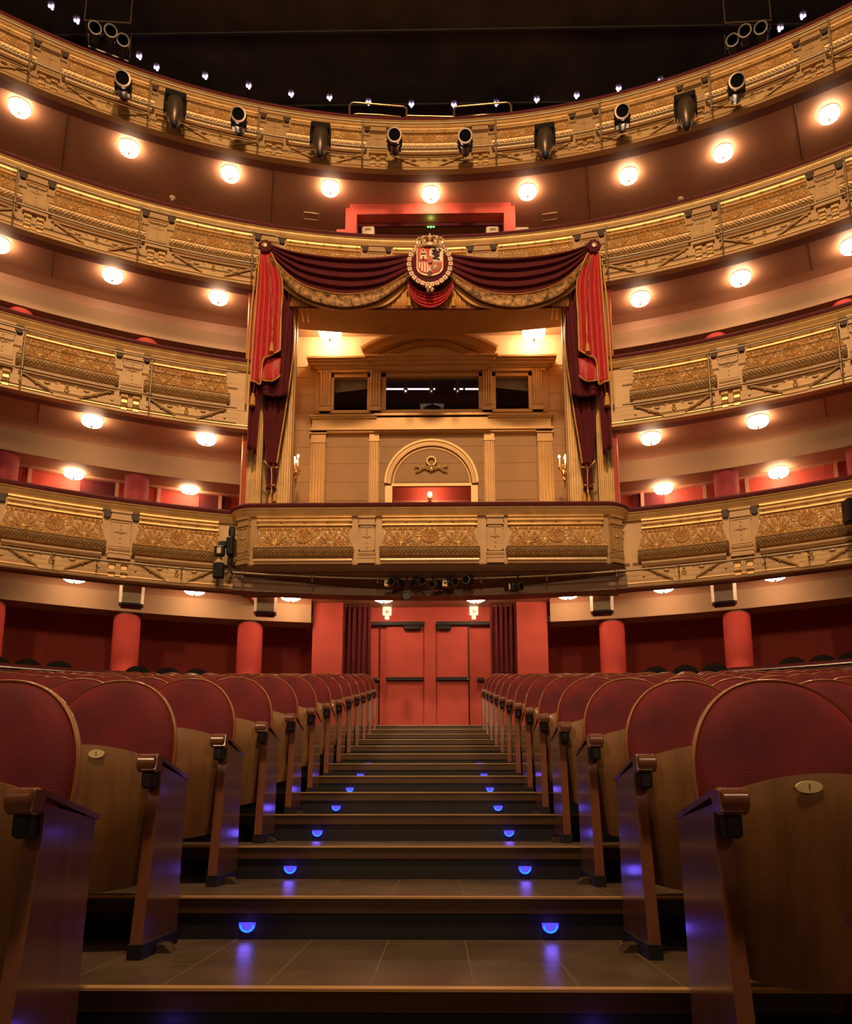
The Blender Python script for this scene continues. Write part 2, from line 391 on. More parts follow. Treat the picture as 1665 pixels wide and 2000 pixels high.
def place_seat(side, j, i):
    """side -1 left / 1 right; j row number (1 = nearest fully seen); i seat from the aisle, 0 = aisle seat"""
    k = j - 2; y0 = Y1 + RUN * k
    X = 1.145 + SW * i
    Rr = RC + y0
    a = (X - 1.145) / Rr
    px = 1.145 + Rr * math.sin(a); py = y0 - Rr * (1 - math.cos(a))
    kind = ('L' if side < 0 else 'R') if i == 0 else ('l' if side < 0 else 'r')
    pr = protos[kind]
    o = pr[0] if not pr[1] else copy_tree(pr[0]); pr[1] = True
    dy = 0.055 if side < 0 else 0.085
    kk = math.floor((py + 0.4 - Y1) / RUN)
    if j == 1: px -= .025
    o.location = (side * px, py + dy, tz(k) + (.012 if j == 1 else 0))
    o.rotation_euler = (0, 0, -side * a)
    sd = 'left' if side < 0 else 'right'
    if j == 0: lab = 'crimson theatre seat at the right photo edge, in front of the nearest full row'
    elif i == 0: lab = 'crimson aisle seat with varnished end panel, %s block, %s' % (sd, row_words(j))
    else: lab = 'crimson round-backed theatre seat, %s block, %s, %s seat from the aisle' % (sd, row_words(j), ORD[i])
    tag(o, lab, 'theatre seat', 'crimson theatre seats in the parquet rows')
    return o
seat_of = {}
for j in range(0, 14):
    y0 = Y1 + RUN * (j - 2)
    for side in (-1, 1):
        for i in range(0, 16):
            X = 1.145 + SW * i; yy = y0 + 0.5
            if j == 0 and not (side == 1 and i == 0): continue
            if X - 0.3 > (yy + 0.25) * (0.56 if side < 0 else 0.535) + 0.30: break
            aa = (X - 1.145) / (RC + y0); pyy = yy - (RC + y0) * (1 - math.cos(aa))
            if math.hypot(X + 0.25, pyy + 0.3 - CY) > 12.55 and i > 3: break
            if j < 14: seat_of[(side, j, i)] = place_seat(side, j, i)
# number plaques
def text_mesh(txt, size, m, name):
    cu = bpy.data.curves.new(name, 'FONT'); cu.body = txt; cu.size = size; cu.extrude = 0.0008; cu.align_x = 'CENTER'; cu.align_y = 'CENTER'
    o = bpy.data.objects.new(name, cu); COL.objects.link(o)
    dg = bpy.context.evaluated_depsgraph_get(); dg.update()
    me = bpy.data.meshes.new_from_object(o.evaluated_get(dg)); me.name = name
    bpy.data.objects.remove(o); me.materials.clear(); me.materials.append(m)
    o = bpy.data.objects.new(name, me); COL.objects.link(o); return o
def plaque(seat, dx, sx):
    b = MB(); rings = []
    for rr, yy in ((0.030, 0.002), (0.030, 0.0), (0.0285, -0.002)):
        rings.append([Vector((dx + rr * sx * math.cos(t) * 1.0, 0.4565 + yy, 0.700 + rr * 0.52 * math.sin(t))) for t in [2 * PI * k / 28 for k in range(28)]])
    b.loft(rings, True, True); p = part(b, 'number_plaque', plaqm, seat, 40)
    t = text_mesh('1', 0.022, arms_dark, 'numeral'); t.parent = p; t.location = (dx, 0.4535, 0.700); t.rotation_euler = (PI / 2, 0, 0)
plaque(seat_of[(-1, 2, 0)], 0.05, 1.0); plaque(seat_of[(1, 1, 0)], -0.05, 1.15)

# ================================================================== RELIEF PANEL (shared by every bay)
def relief(s, t, W=1.55, H=0.42):
    """height in metres; s,t arrays: s in metres from centre, t 0 top..1 lip"""
    h = np.zeros_like(s); y = (1 - t) * H
    def blob(cx_, cy_, sx_, sy_, a, rot=0.0):
        c_, s_ = math.cos(rot), math.sin(rot)
        dx = (s - cx_) * c_ + (y - cy_) * s_; dy = -(s - cx_) * s_ + (y - cy_) * c_
        return a * np.exp(-((dx / sx_) ** 2 + (dy / sy_) ** 2) ** 1.5)
    def ring(cx_, cy_, r, w, a):
        d = np.hypot(s - cx_, y - cy_); return a * np.exp(-((d - r) / w) ** 2)
    h = np.maximum(h, ring(0, H * .55, 0.135, 0.012, .020)); h = np.maximum(h, ring(0, H * .55, 0.095, 0.010, .014))
    for k in range(7):
        a = 2 * PI * k / 7 + .3
        h = np.maximum(h, blob(0.058 * math.cos(a), H * .55 + 0.058 * math.sin(a), .020, .020, .018))
    h = np.maximum(h, blob(0, H * .55, .022, .022, .022))
    for sg in (-1, 1):
        h = np.maximum(h, blob(sg * .185, H * .55, .06, .028, .016)); h = np.maximum(h, blob(sg * .15, H * .30, .07, .018, .014, sg * -.9))
        h = np.maximum(h, blob(sg * .15, H * .82, .07, .018, .012, sg * .9))
        pc = sg * .46
        for a, ln in ((-1.25, .15), (-.85, .19), (-.42, .20), (0, .22), (.42, .20), (.85, .19), (1.25, .15)):
            cx_ = pc + math.sin(a) * ln * .62; cy_ = H * .18 + math.cos(a) * ln * .62
            h = np.maximum(h, blob(cx_, cy_, .016, ln * .52, .020, -a))
            h = np.maximum(h, blob(pc + math.sin(a) * ln * 1.08, H * .18 + math.cos(a) * ln * 1.08, .020, .022, .018))
        for q in (-1, 1):
            h = np.maximum(h, ring(pc + q * .055, H * .14, .030, .010, .020)); h = np.maximum(h, blob(pc + q * .055, H * .14, .010, .010, .02))
            h = np.maximum(h, ring(pc + q * .17, H * .22, .040, .011, .015)); h = np.maximum(h, blob(pc + q * .25, H * .13, .07, .014, .015, q * .5))
            h = np.maximum(h, blob(pc + q * .22, H * .62, .035, .022, .013, q * -.7)); h = np.maximum(h, blob(pc + q * .24, H * .80, .05, .012, .010, q * .4))
        h = np.maximum(h, blob(sg * .745, H * .38, .018, H * .42, .018, sg * .10)); h = np.maximum(h, ring(sg * .70, H * .14, .03, .010, .016))
    fine = 0.0035 * (np.sin(s * 95 + 3 * np.sin(y * 40)) * np.sin(y * 120 + 2 * np.sin(s * 30)))
    h = h + np.maximum(fine, 0)
    beads = np.abs(np.sin(s * PI / 0.036)) * np.exp(-((t - 0.10) / 0.07) ** 4) * .016
    lip = (0.6 + 0.4 * np.abs(np.sin(s * PI / .03))) * np.exp(-((t - 0.965) / 0.035) ** 4) * .014
    return np.maximum(np.maximum(h * (t > .16), beads), lip)
def ornate_mesh(name, width, zt, zl, zb, R=None, flare=0.12, nu=190, nt=56, nb=16):
    """bombe panel; local frame: x across, y = away from the stage, z up from tier datum. R: bends it round the hall"""
    H = zt - zl; hw = width / 2
    S, T = np.meshgrid(np.linspace(-1, 1, nu), np.linspace(0, 1, nt))
    wd = hw * (0.90 + 0.10 * T ** 3)
    xs = S * wd
    out = 0.03 + flare * (0.35 * T + 0.65 * T ** 2.2)
    hh = relief(S * 0.775, T) * 1.9
    O1 = out + hh; Z = zt - H * T - hh * 0.3
    S2, T2 = np.meshgrid(np.linspace(-1, 1, nu), np.linspace(0, 1, nb))
    x2 = S2 * hw * (1.0 - 0.02 * T2)
    o2 = 0.03 + flare * (1 - T2) ** 0.8 + 0.012 * np.abs(np.sin(S2 * 40 + (T2 * 6).astype(int) * 1.57)) * np.sin(PI * np.clip(T2 * 1.02, 0, 1)) 
    z2 = zl - (zl - zb) * (T2 ** 0.75)
    X = np.vstack([xs, x2]); O = np.vstack([O1, o2]); Z = np.vstack([Z, z2])
    O[0] = 0; O[-1] = 0.0
    X = np.hstack([X[:, :1], X, X[:, -1:]]); O = np.hstack([np.full((O.shape[0], 1), -0.03), O, np.full((O.shape[0], 1), -0.03)]); Z = np.hstack([Z[:, :1], Z, Z[:, -1:]])
    ny, nx = X.shape
    if R:
        A = X / R; rr = R - O; PX = rr * np.sin(A); PYY = rr * np.cos(A)
    else:
        PX = X; PYY = -O
    vs = np.stack([PX, PYY, Z], -1).reshape(-1, 3)
    b = MB(); b.v = [tuple(p) for p in vs.tolist()]
    b.f = [(j * nx + i, j * nx + i + 1, (j + 1) * nx + i + 1, (j + 1) * nx + i) for j in range(ny - 1) for i in range(nx - 1)]
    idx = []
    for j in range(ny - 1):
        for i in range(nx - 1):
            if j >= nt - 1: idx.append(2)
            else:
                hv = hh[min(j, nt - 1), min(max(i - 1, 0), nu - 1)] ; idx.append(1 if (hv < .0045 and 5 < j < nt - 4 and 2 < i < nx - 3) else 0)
    me = b.mesh(name, gold, 35); me.materials.append(ground); me.materials.append(undershade)
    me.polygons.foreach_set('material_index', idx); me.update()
    return me

def bay_angles(L, a0, a1): return [(L[i] + L[i + 1]) / 2 for i in range(len(L) - 1)]
FR = dict(cove=0.0, )
def tier_parts(root, zt, zb, piers, a0, a1, meshes):
    """root at (0,CY,zb). builds everything in hall coordinates relative to the hall centre"""
    H = zt - zb
    def Z(f): return H * (1 - f)                     # fraction from the rail top, local z
    def A(prof, aa0, aa1, step=0.7, closed=True, caps=True):
        b = MB(); b.arc(prof, aa0, aa1, step, closed, caps)
        b.v = [(x, y - CY, z) for x, y, z in b.v]; return b
    part(A([(R0 + .14, H + .02), (R0 + .14, H + .075), (R0 + .08, H + .10), (R0 - .08, H + .095), (R0 - .125, H + .05), (R0 - .11, H + .005), (R0, H - .01)], a0, a1), 'velvet_handrail', velvet_rail, root, 40)
    part(A([(R0 + .12, H), (R0 - .105, H), (R0 - .115, H - .018), (R0 - .09, H - .035), (R0 - .085, H - .05), (R0 - .055, H - .085), (R0 - .03, Z(.10)), (R0 + .12, Z(.10))], a0, a1), 'rail_moulding', gold, root, 30)
    part(A([(R0 + .12, Z(.10)), (R0 + .02, Z(.10)), (R0 + .02, Z(.70)), (R0 - .005, Z(.72)), (R0 + .0, Z(.96)), (R0 - .012, Z(.965)), (R0 - .012, Z(.995)), (R0 - .005, Z(1.0)), (R0 + .12, Z(1.0))], a0, a1), 'parapet_wall', ochre, root, 30)
    part(A([(R0 + .01, Z(.935)), (R0 - .022, Z(.938)), (R0 - .022, Z(.950)), (R0 + .01, Z(.953))], a0, a1), 'base_moulding', gold, root, 30)
    for i, pa in enumerate(piers):
        if pa - 1.3 < a0 - 0.6 or pa + 1.3 > a1 + 0.6: continue
        o = bpy.data.objects.new('pilaster', meshes['pier']); COL.objects.link(o); o.parent = root; o.rotation_euler = (0, 0, -math.radians(pa)); o.scale = (1, 1, H / 1.3)
        for q_ in (-1, 1): o3 = bpy.data.objects.new('recess_block', meshes['block%d' % q_]); COL.objects.link(o3); o3.parent = o
        o2 = bpy.data.objects.new('corbel', meshes['corbel']); COL.objects.link(o2); o2.parent = o
    for i in range(len(piers) - 1):
        c_ = (piers[i] + piers[i + 1]) / 2; dl = (piers[i + 1] - piers[i]); w = dl / 8.75
        for nm, key in (('ornamental_panel', 'panel'), ('cornice_block', 'cornice'), ('panel_moulding', 'rod'), ('frieze_ornament', 'frieze')):
            m_ = meshes[key]
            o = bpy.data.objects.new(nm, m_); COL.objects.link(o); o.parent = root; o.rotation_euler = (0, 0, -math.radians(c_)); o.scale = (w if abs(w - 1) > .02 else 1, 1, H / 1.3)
# shared meshes, datum: z 0 at fascia bottom, 1.30 at the rail; y measured from hall centre
HH = 1.30
def zf(f): return HH * (1 - f)
def ring_local(prof, half, step=0.5):
    b = MB(); b.arc(prof, -half, half, step, True, True); b.v = [(x, y - CY, z) for x, y, z in b.v]; return b
meshes = {}
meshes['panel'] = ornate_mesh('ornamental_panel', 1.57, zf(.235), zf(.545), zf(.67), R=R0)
HA = 3.05
b = ring_local([(R0 + .02, zf(.105)), (R0 - .085, zf(.105)), (R0 - .09, zf(.125)), (R0 - .06, zf(.14)), (R0 - .055, zf(.165)), (R0 - .03, zf(.185)), (R0 - .05, zf(.205)), (R0 - .05, zf(.225)), (R0 + .02, zf(.232))], HA)
for k in range(-2, 3):
    for dx in range(1):
        a_ = k * 1.38; q = pol(R0 - .062, a_, zf(.168)); b.ball((q.x, q.y - CY, q.z), .022, 8, (1, .6, .8))
meshes['cornice'] = b.mesh('cornice_block', gold, 30)
b = ring_local([(R0 - .095 + .040 * math.cos(t), zf(.708) + .034 * math.sin(t)) for t in [2 * PI * k / 10 for k in range(10)]], 3.2)
meshes['rod'] = b.mesh('panel_moulding', goldb, 40)
# frieze: inverted pediment of slanting fillets with a rosette block
def pl(r, xm, z):                                     # local point at distance xm along the arc
    q = pol(r, math.degrees(xm / R0), z); return Vector((q.x, q.y - CY, q.z))
b = MB()
for s in (-1, 1):
    p0, p1 = (s * .66, zf(.745)), (s * .20, zf(.93))
    for f0, f1, dz, rr in ((0, 1, 0, .012),):
        b.tube([pl(R0 - .035, p0[0] + (p1[0] - p0[0]) * f, p0[1] + (p1[1] - p0[1]) * f) for f in (0, .5, 1)], .021, 6)
    for f in (.0, .45): 
        q = pl(R0 - .035, p0[0] + (p1[0] - p0[0]) * f, p0[1] + (p1[1] - p0[1]) * f - .02); b.ball(q, .024, 8)
    b.ball(pl(R0 - .02, s * .30, zf(.80)), .03, 8, (1.8, .6, .8)); b.ball(pl(R0 - .02, s * .13, zf(.78)), .03, 8, (1.6, .6, .9)); b.ball(pl(R0 - .015, s * .43, zf(.765)), .02, 8, (2, .6, .7))
    b.tube([pl(R0 - .005, s * .70, zf(.85)), pl(R0 - .03, s * .70, zf(.85))], .02, 8)
poly = [(-.20, .93), (-.30, .86), (-.12, .79), (.12, .79), (.30, .86), (.20, .93), (.17, .965), (-.17, .965)]
b.loft([[pl(r, x, zf(f)) for x, f in poly] for r in (R0 + .01, R0 - .03)], True, True)
for k in range(5):
    a_ = 2 * PI * k / 5; b.ball(pl(R0 - .035, .03 * math.cos(a_), zf(.86) + .03 * math.sin(a_)), .018, 8)
b.ball(pl(R0 - .04, 0, zf(.80)), .03, 8); 
meshes['frieze'] = b.mesh('frieze_ornament', friezem, 35)
# pier: framed block with cross ornament, stacked fillets at its foot
b = MB(); hw = .155
def lbox(x0, x1, f0, f1, o0, o1): 
    b.loft([[pl(R0 - o, x, zf(f)) for x, o in ((x0, o0), (x0, o1), (x1, o1), (x1, o0))] for f in (f0, f1)], True, True)
lbox(-hw - .012, hw + .012, .105, .135, -.02, .09); lbox(-hw, hw, .135, .205, -.02, .065); lbox(-hw - .01, hw + .01, .205, .225, -.02, .075)
lbox(-hw, hw, .225, .585, -.02, .045)
for x0, x1, f0, f1 in ((-hw, -hw + .022, .24, .575), (hw - .022, hw, .24, .575), (-hw, hw, .24, .255), (-hw, hw, .56, .575)): lbox(x0, x1, f0, f1, .04, .06)
for f in (.29, .34, .38, .46, .52): b.ball(pl(R0 - .05, 0, zf(f)), .014 if f != .38 else .03, 8, (1, .7, 1.2))
for s in (-1, 1): b.ball(pl(R0 - .05, s * .05, zf(.385)), .018, 8, (1.5, .6, .7)); b.ball(pl(R0 - .05, s * .095, zf(.39)), .010, 8)
lbox(-hw - .01, hw + .01, .585, .605, -.02, .07)
for k in range(9): b.ball(pl(R0 - .07, -hw + .02 + k * (2 * hw - .04) / 8, zf(.622)), .017, 6)
lbox(-hw, hw, .605, .64, -.02, .06); lbox(-hw - .015, hw + .015, .645, .67, -.02, .085); lbox(-hw - .01, hw + .01, .67, .70, -.02, .07); lbox(-hw - .025, hw + .025, .70, .735, -.02, .095)
meshes['pier'] = b.mesh('pilaster', ochre, 35)
b = MB()
for s in (-1, 1):
    x0, x1 = s * .095 - .055, s * .095 + .055
    for fc, rr in ((.78, .045), (.90, .04)):
        rings = []
        for x in (x0, x1):
            rings.append([pl(R0 - .03 - rr * math.cos(t) * .9, x, zf(fc) + rr * math.sin(t)) for t in [2 * PI * k / 12 for k in range(12)]])
        b.loft(rings, True, True)
        for k in range(4): b.tube([pl(R0 - .03 - (rr + .004) * math.cos(t) * .9, x0 + .014 + k * .027, zf(fc) + (rr + .004) * math.sin(t)) for t in [-1.4 + .35 * i for i in range(9)]], .007, 5)
    b.loft([[pl(R0 - o, x, zf(f)) for x, o in ((x0 + .01, -.02), (x0 + .01, .03), (x1 - .01, .03), (x1 - .01, -.02))] for f in (.74, .97)], True, True)
meshes['corbel'] = b.mesh('corbel', gold, 35)

b = MB()
for s in (-1, 1):
    b = MB().loft([[pl(R0 - o, s * .222 + x, zf(f)) for x, o in ((-w, -.02), (-w, .035), (w, .035), (w, -.02))] for f, w in ((.105, .05), (.175, .05), (.20, .03))], True, True)
    meshes['block%d' % s] = b.mesh('recess_block', hood, None)
TIERS = {'D': (13.37, 12.34), 'C': (10.75, 9.57), 'B': (7.95, 6.71), 'A': (5.07, 3.77)}
fullp = [-47.9, -39.2, -30.55, -21.9, -13.2, -4.4, 4.4, 13.2, 21.9, 30.55, 39.2, 47.9]
top = thing('balcony', 'topmost gilded balcony front with stage spotlights hung along it', 'balcony', (0, CY, TIERS['D'][1]), 0, 'gilded horseshoe balconies')
tier_parts(top, *TIERS['D'], fullp, -47.9, 47.9, meshes)
tc_ = thing('balcony', 'gilded balcony front passing behind the red swags and coat of arms', 'balcony', (0, CY, TIERS['C'][1]), 0, 'gilded horseshoe balconies')
tier_parts(tc_, *TIERS['C'], fullp, -47.9, 47.9, meshes)
sidep = [14.9, 23.0, 31.7, 40.4, 49.1]
for t_, nm in (('B', 'middle gilded balcony front with two pipe rails, %s of the royal box'), ('A', 'lowest gilded balcony front with one pipe rail, %s of the royal box')):
    for s in (-1, 1):
        pp = sorted([s * p for p in sidep]); aa = (14.3, 49.1) if s > 0 else (-49.1, -14.3)
        o = thing('balcony', nm % ('left' if s < 0 else 'right'), 'balcony', (0, CY, TIERS[t_][1]), 0, 'gilded horseshoe balconies')
        tier_parts(o, *TIERS[t_], pp, aa[0], aa[1], meshes)

# pipe rails for lamps
def pipe_rail(zt, zb, a0, a1, piers, two, label, side_off, rad=12.72, drop=0.0):
    H = zt - zb
    r = thing('lighting_rail', label, 'pipe rail', pol(rad, (a0 + a1) / 2, zb), 0, 'pipe rails in front of the balconies')
    zl = zb + H * .20; zu = zb + H * .74
    n = int((a1 - a0) / .8) + 2
    pts = lambda z: [pol(rad, a0 + (a1 - a0) * i / (n - 1), z) for i in range(n)]
    MB().tube(pts(zl), .019, 8).build('lower_pipe', steel, r, 60)
    if two: MB().tube(pts(zu), .019, 8).build('upper_pipe', steel, r, 60)
    for pa in piers:
        a_ = pa + side_off(pa)
        if a_ < a0 or a_ > a1: continue
        b = MB()
        zt_ = zu if two else zl
        b.tube([pol(rad, a_, zt_ + .03), pol(rad, a_, zl - .22)], .016, 8)
        b.tube([pol(rad, a_, zl), pol(R0 + .01, a_, zl)], .018, 8)
        if two: b.tube([pol(rad, a_, zu), pol(R0 + .01, a_, zu)], .018, 8); b.ball(pol(rad, a_, zu), .035, 8)
        b.ball(pol(rad - .01, a_, zl), .036, 8)
        b.tube([pol(rad - .03, a_, zl - .27), pol(rad, a_, zl - .21)], .014, 6)
        b.build('bracket', steel, r, 50)
sgn = lambda pa: (-1.35 if pa < 0 else 1.35)
pipe_rail(*TIERS['D'], -47, 47, fullp, True, 'pair of pipe rails with clamps carrying spotlights on the topmost balcony', sgn)
pipe_rail(*TIERS['C'], -47, -12.8, fullp, True, 'pair of pipe rails on the second balcony from the top, left of the swags', sgn)
pipe_rail(*TIERS['C'], 12.8, 47, fullp, True, 'pair of pipe rails on the second balcony from the top, right of the swags', sgn)
for s in (-1, 1):
    sd = 'left' if s < 0 else 'right'
    pp = [s * p for p in sidep]; a0, a1 = (15.2, 48) if s > 0 else (-48, -15.2)
    pipe_rail(*TIERS['B'], a0, a1, pp, True, 'pair of pipe rails on the middle balcony, %s of the royal box curtains' % sd, lambda pa: -sgn(pa) * 1.0)
    o_ = MB()
# lowest tier: one long pipe passing below the royal box
rr_ = thing('lighting_rail', 'single long pipe rail along the lowest balcony and under the royal box', 'pipe rail', pol(12.72, 0, 3.9), 0, 'pipe rails in front of the balconies')
MB().tube([pol(12.72, -48 + i, 3.99) for i in range(97)], .02, 8).build('lower_pipe', steel, rr_, 60)
for a_ in [s * v for s in (-1, 1) for v in (4, 9, 14.2, 18.6, 24.4, 27.2, 33, 41)]:
    b = MB(); b.tube([pol(12.72, a_, 3.99), pol(13.25, a_, 3.93)], .013, 6); b.ball(pol(12.70, a_, 3.985), .033, 8)
    b.tube([pol(12.72, a_, 3.99), pol(12.72, a_, 3.90)], .014, 6); b.build('bracket', steel, rr_, 50)

# ================================================================== SLABS, CEILINGS, BEAMS, WALLS
def slab(zb, a0, a1, beam_r, beam_z, rear, name='ceiling', m=soffitm, hb=.44, up=0.0):
    ze = zb; zb = zb + up
    b = MB(); b.arc([(R0 + .35, zb + .06), (rear, zb + .06), (rear, zb + .30 - up * .3), (R0 + .10, zb + .30 - up * .3)], a0, a1, 1.0, True, True)
    o = struct(b, name, m, 30)
    e = MB(); e.arc([(R0 + .02, ze + .005), (R0 + .33, ze + .015), (R0 + .35, zb + .23), (R0 + .02, zb + .23)], a0, a1, 1.0, True, True)
    part(e, 'edge_band', browned, o, 30)
    if beam_r:
        c_ = MB(); c_.arc([(beam_r, min(zb - .02, beam_z + hb)), (beam_r + .01, beam_z), (beam_r + .5, beam_z), (beam_r + .5, min(zb - .02, beam_z + hb))], a0, a1, 1.0, True, True)
        part(c_, 'cream_beam', cream, o, 50)
        c_ = MB(); c_.arc([(beam_r - .25, zb + .06), (beam_r - .12, zb + .05), (beam_r - .03, zb + .02), (beam_r, min(zb - .02, beam_z + hb)), (beam_r + .5, min(zb - .02, beam_z + hb)), (beam_r + .5, zb + .07)], a0, a1, 1.0, True, True)
        part(c_, 'cove', m, o, 50)
    for s in range(-6, 7):
        a_ = s * 8.75 - (4.4 if s % 2 else 4.4)
    return o
ce_D = slab(TIERS['D'][1], -48, 48, None, 0, 16.9)
ce_C = [slab(TIERS['C'][1], -48, -13.9, 14.45, 9.08, 16.9, hb=.34), slab(TIERS['C'][1], 13.9, 48, 14.45, 9.08, 16.9, hb=.34)]
ce_B = [slab(TIERS['B'][1], -48, -13.9, 14.45, 6.28, 16.9), slab(TIERS['B'][1], 13.9, 48, 14.45, 6.28, 16.9)]
ce_A = [slab(TIERS['A'][1], -48, -9.05, 14.45, 3.61, 16.9, up=.21), slab(TIERS['A'][1], 9.05, 48, 14.45, 3.61, 16.9, up=.21), slab(TIERS['A'][1], -9.05, 9.05, None, 0, 15.7, up=.21)]
# expansion seams in the soffits
def seam(par, zb, angs, r0=13.4, r1=14.2):
    for a_ in angs:
        MB().tube([pol(r0, a_, zb + .058), pol(r1, a_, zb + .058)], .006, 4).build('ceiling_seam', blackm, par)
seam(ce_D, TIERS['D'][1], (-29, -13.2, 13.2, 29), 13.4, 16.5)
seam(ce_C[0], TIERS['C'][1], (-29,)); seam(ce_C[1], TIERS['C'][1], (29,)); seam(ce_B[0], TIERS['B'][1], (-29,)); seam(ce_B[1], TIERS['B'][1], (29,)); seam(ce_A[0], TIERS['A'][1] + .21, (-29,)); seam(ce_A[1], TIERS['A'][1] + .21, (29,))
# main dark ceiling
b = MB(); b.box(-18, 18, 2, 20, 14.6, 14.8); topc = struct(b, 'ceiling', ceilm); topc['label'] = 'dark main ceiling'
for k in range(8):
    MB().box(-12, 12, 3 + k * 1.6, 3.05 + k * 1.6, 14.57, 14.6).build('ceiling_joint', blackm, topc)
# back walls
def cyl_wall(R, z0, z1, a0, a1, m, name, th=.2):
    b = MB(); b.arc([(R, z0), (R + th, z0), (R + th, z1), (R, z1)], a0, a1, 1.0, True, True); return struct(b, name, m, 30)
wl = cyl_wall(16.3, 1.2, 4.06, -50, -7.4, redwall, 'wall_left'); wr = cyl_wall(16.3, 1.2, 4.06, 7.4, 50, redwall, 'wall_right')
for s, wv in ((-1, wl), (1, wr)):
    for a_ in (17, 27, 37): MB().arc([(16.27, 1.4), (16.31, 1.4), (16.31, 3.8), (16.27, 3.8)], s * a_, s * (a_ + 5), 1, True, True).build('wall_panel', redwall, wv)
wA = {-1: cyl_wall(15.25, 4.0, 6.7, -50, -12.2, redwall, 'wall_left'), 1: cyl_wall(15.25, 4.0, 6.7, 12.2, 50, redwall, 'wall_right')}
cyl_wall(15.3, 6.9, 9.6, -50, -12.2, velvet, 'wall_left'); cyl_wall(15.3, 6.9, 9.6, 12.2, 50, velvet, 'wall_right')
cyl_wall(16.9, 9.8, 14.6, -50, 50, cream, 'wall_back')
# radial red walls flanking the royal box
for s in (-1, 1):
    b = MB(); b.box(min(s * 3.26, s * 3.34), max(s * 3.26, s * 3.34), 13.28, 15.9, 3.9, 9.60); struct(b, 'wall_left' if s < 0 else 'wall_right', redwall)
# level A private boxes: recessed door panels and light door casings
for s in (-1, 1):
    for n_, a_ in enumerate((15.4, 19.8, 23.6, 28.4, 32.6)):
        if s > 0 and n_ in (1, 2): continue
        b = MB(); w_ = .9 if n_ % 2 else 1.2
        b.arc([(15.18, 4.1), (15.26, 4.1), (15.26, 6.29), (15.18, 6.29)], s * a_, s * (a_ + w_ * 1.9), .5, True, True)
        b.build('wall_panel', velvet if n_ % 2 == 0 else redcol, wA[s])
    MB().arc([(15.12, 6.30), (15.25, 6.30), (15.25, 6.37), (15.12, 6.37)], s * 13, s * 48, 1, True, True).build('lintel', pinkish, wA[s], 30)
    for a_ in (16, 20.4, 23.3, 29, 32): MB().arc([(15.14, 4.1), (15.25, 4.1), (15.25, 6.30), (15.14, 6.30)], s * a_, s * (a_ + .25), .25, True, True).build('door_casing', pinkish, wA[s])
# columns (parquet level, first and second level)
ORDC = {(-1, 0): 'nearest the doors on the left', (-1, 1): 'second from the doors on the left', (-1, 2): 'at the left edge of the photo', (1, 0): 'nearest the doors on the right', (1, 1): 'second from the doors on the right', (1, 2): 'at the right edge of the photo'}
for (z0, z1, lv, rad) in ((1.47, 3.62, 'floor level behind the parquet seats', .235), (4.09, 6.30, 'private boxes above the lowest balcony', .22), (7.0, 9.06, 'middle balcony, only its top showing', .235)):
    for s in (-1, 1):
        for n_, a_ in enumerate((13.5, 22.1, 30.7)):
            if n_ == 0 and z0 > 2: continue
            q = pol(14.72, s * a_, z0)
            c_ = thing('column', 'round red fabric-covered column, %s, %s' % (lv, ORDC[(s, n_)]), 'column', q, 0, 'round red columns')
            part(MB().lathe([(rad, 0), (rad, z1 - z0)], 40), 'shaft', redcol if z0 < 2 or z0 > 6 else shadecol, c_, 40)
            part(MB().lathe([(rad + .025, 0), (rad + .025, .12), (rad + .002, .14)], 40), 'base_ring', browned, c_, 40)
            if z0 < 2: part(MB().lathe([(rad + .003, z1 - z0 - .05), (rad + .006, z1 - z0)], 40), 'top_collar', browned, c_, 40)

# ================================================================== CEILING LAMPS
def PZ(u, v, z):
    r = ray(u, v); t = z / r.z
    return Vector((CX + r.x * t, r.y * t, z))
lamp0 = thing('ceiling_lamp', 'x', 'ceiling lamp')
b = MB(); n = 24; rings = []
for r, z in ((.20, 0), (.222, -.02), (.225, -.085), (.20, -.125), (.13, -.155), (.05, -.165)):
    rings.append([Vector(((r * (1 + .05 * (k % 2))) * math.cos(2 * PI * k / n), r * (1 + .05 * (k % 2)) * math.sin(2 * PI * k / n), z)) for k in range(n)])
b.loft(rings, True, True); part(b, 'glass_dish', glowglass, lamp0, 30)
part(MB().lathe([(.02, -.16), (.035, -.17), (.02, -.185), (.012, -.205), (.004, -.215)], 12), 'finial', brass, lamp0, 40)
part(MB().lathe([(.24, .012), (.24, -.004)], 24), 'ceiling_rose', goldb, lamp0)
LV = {'D': ('under the topmost balcony', TIERS['D'][1] + .05, [(38, 212), (252, 291), (450, 341), (645, 369), (842, 381), (1031, 376), (1228, 345), (1413, 300), (1620, 225)], .76),
      'C': ('under the second balcony from the top', TIERS['C'][1] + .05, [(-3, 478), (220, 539), (427, 582), (1251, 585), (1447, 545), (1664, 482)], .74),
      'B': ('under the middle balcony', TIERS['B'][1] + .05, [(180, 823), (403, 858), (1272, 857), (1481, 824)], .74),
      'A': ('half hidden under the lowest balcony', TIERS['A'][1] + .26, [(145, 1137), (380, 1161), (568, 1173), (750, 1176), (930, 1176), (1110, 1169), (1297, 1156), (1515, 1133)], .80),
      'P': ('in the private boxes above the lowest balcony', 6.16, [(145, 920), (371, 950), (1296, 950), (1521, 918)], .74),
      'R': ('inside the royal box above its cornice', 10.0, [(645, 640), (1043, 640)], 1.0)}
first = True
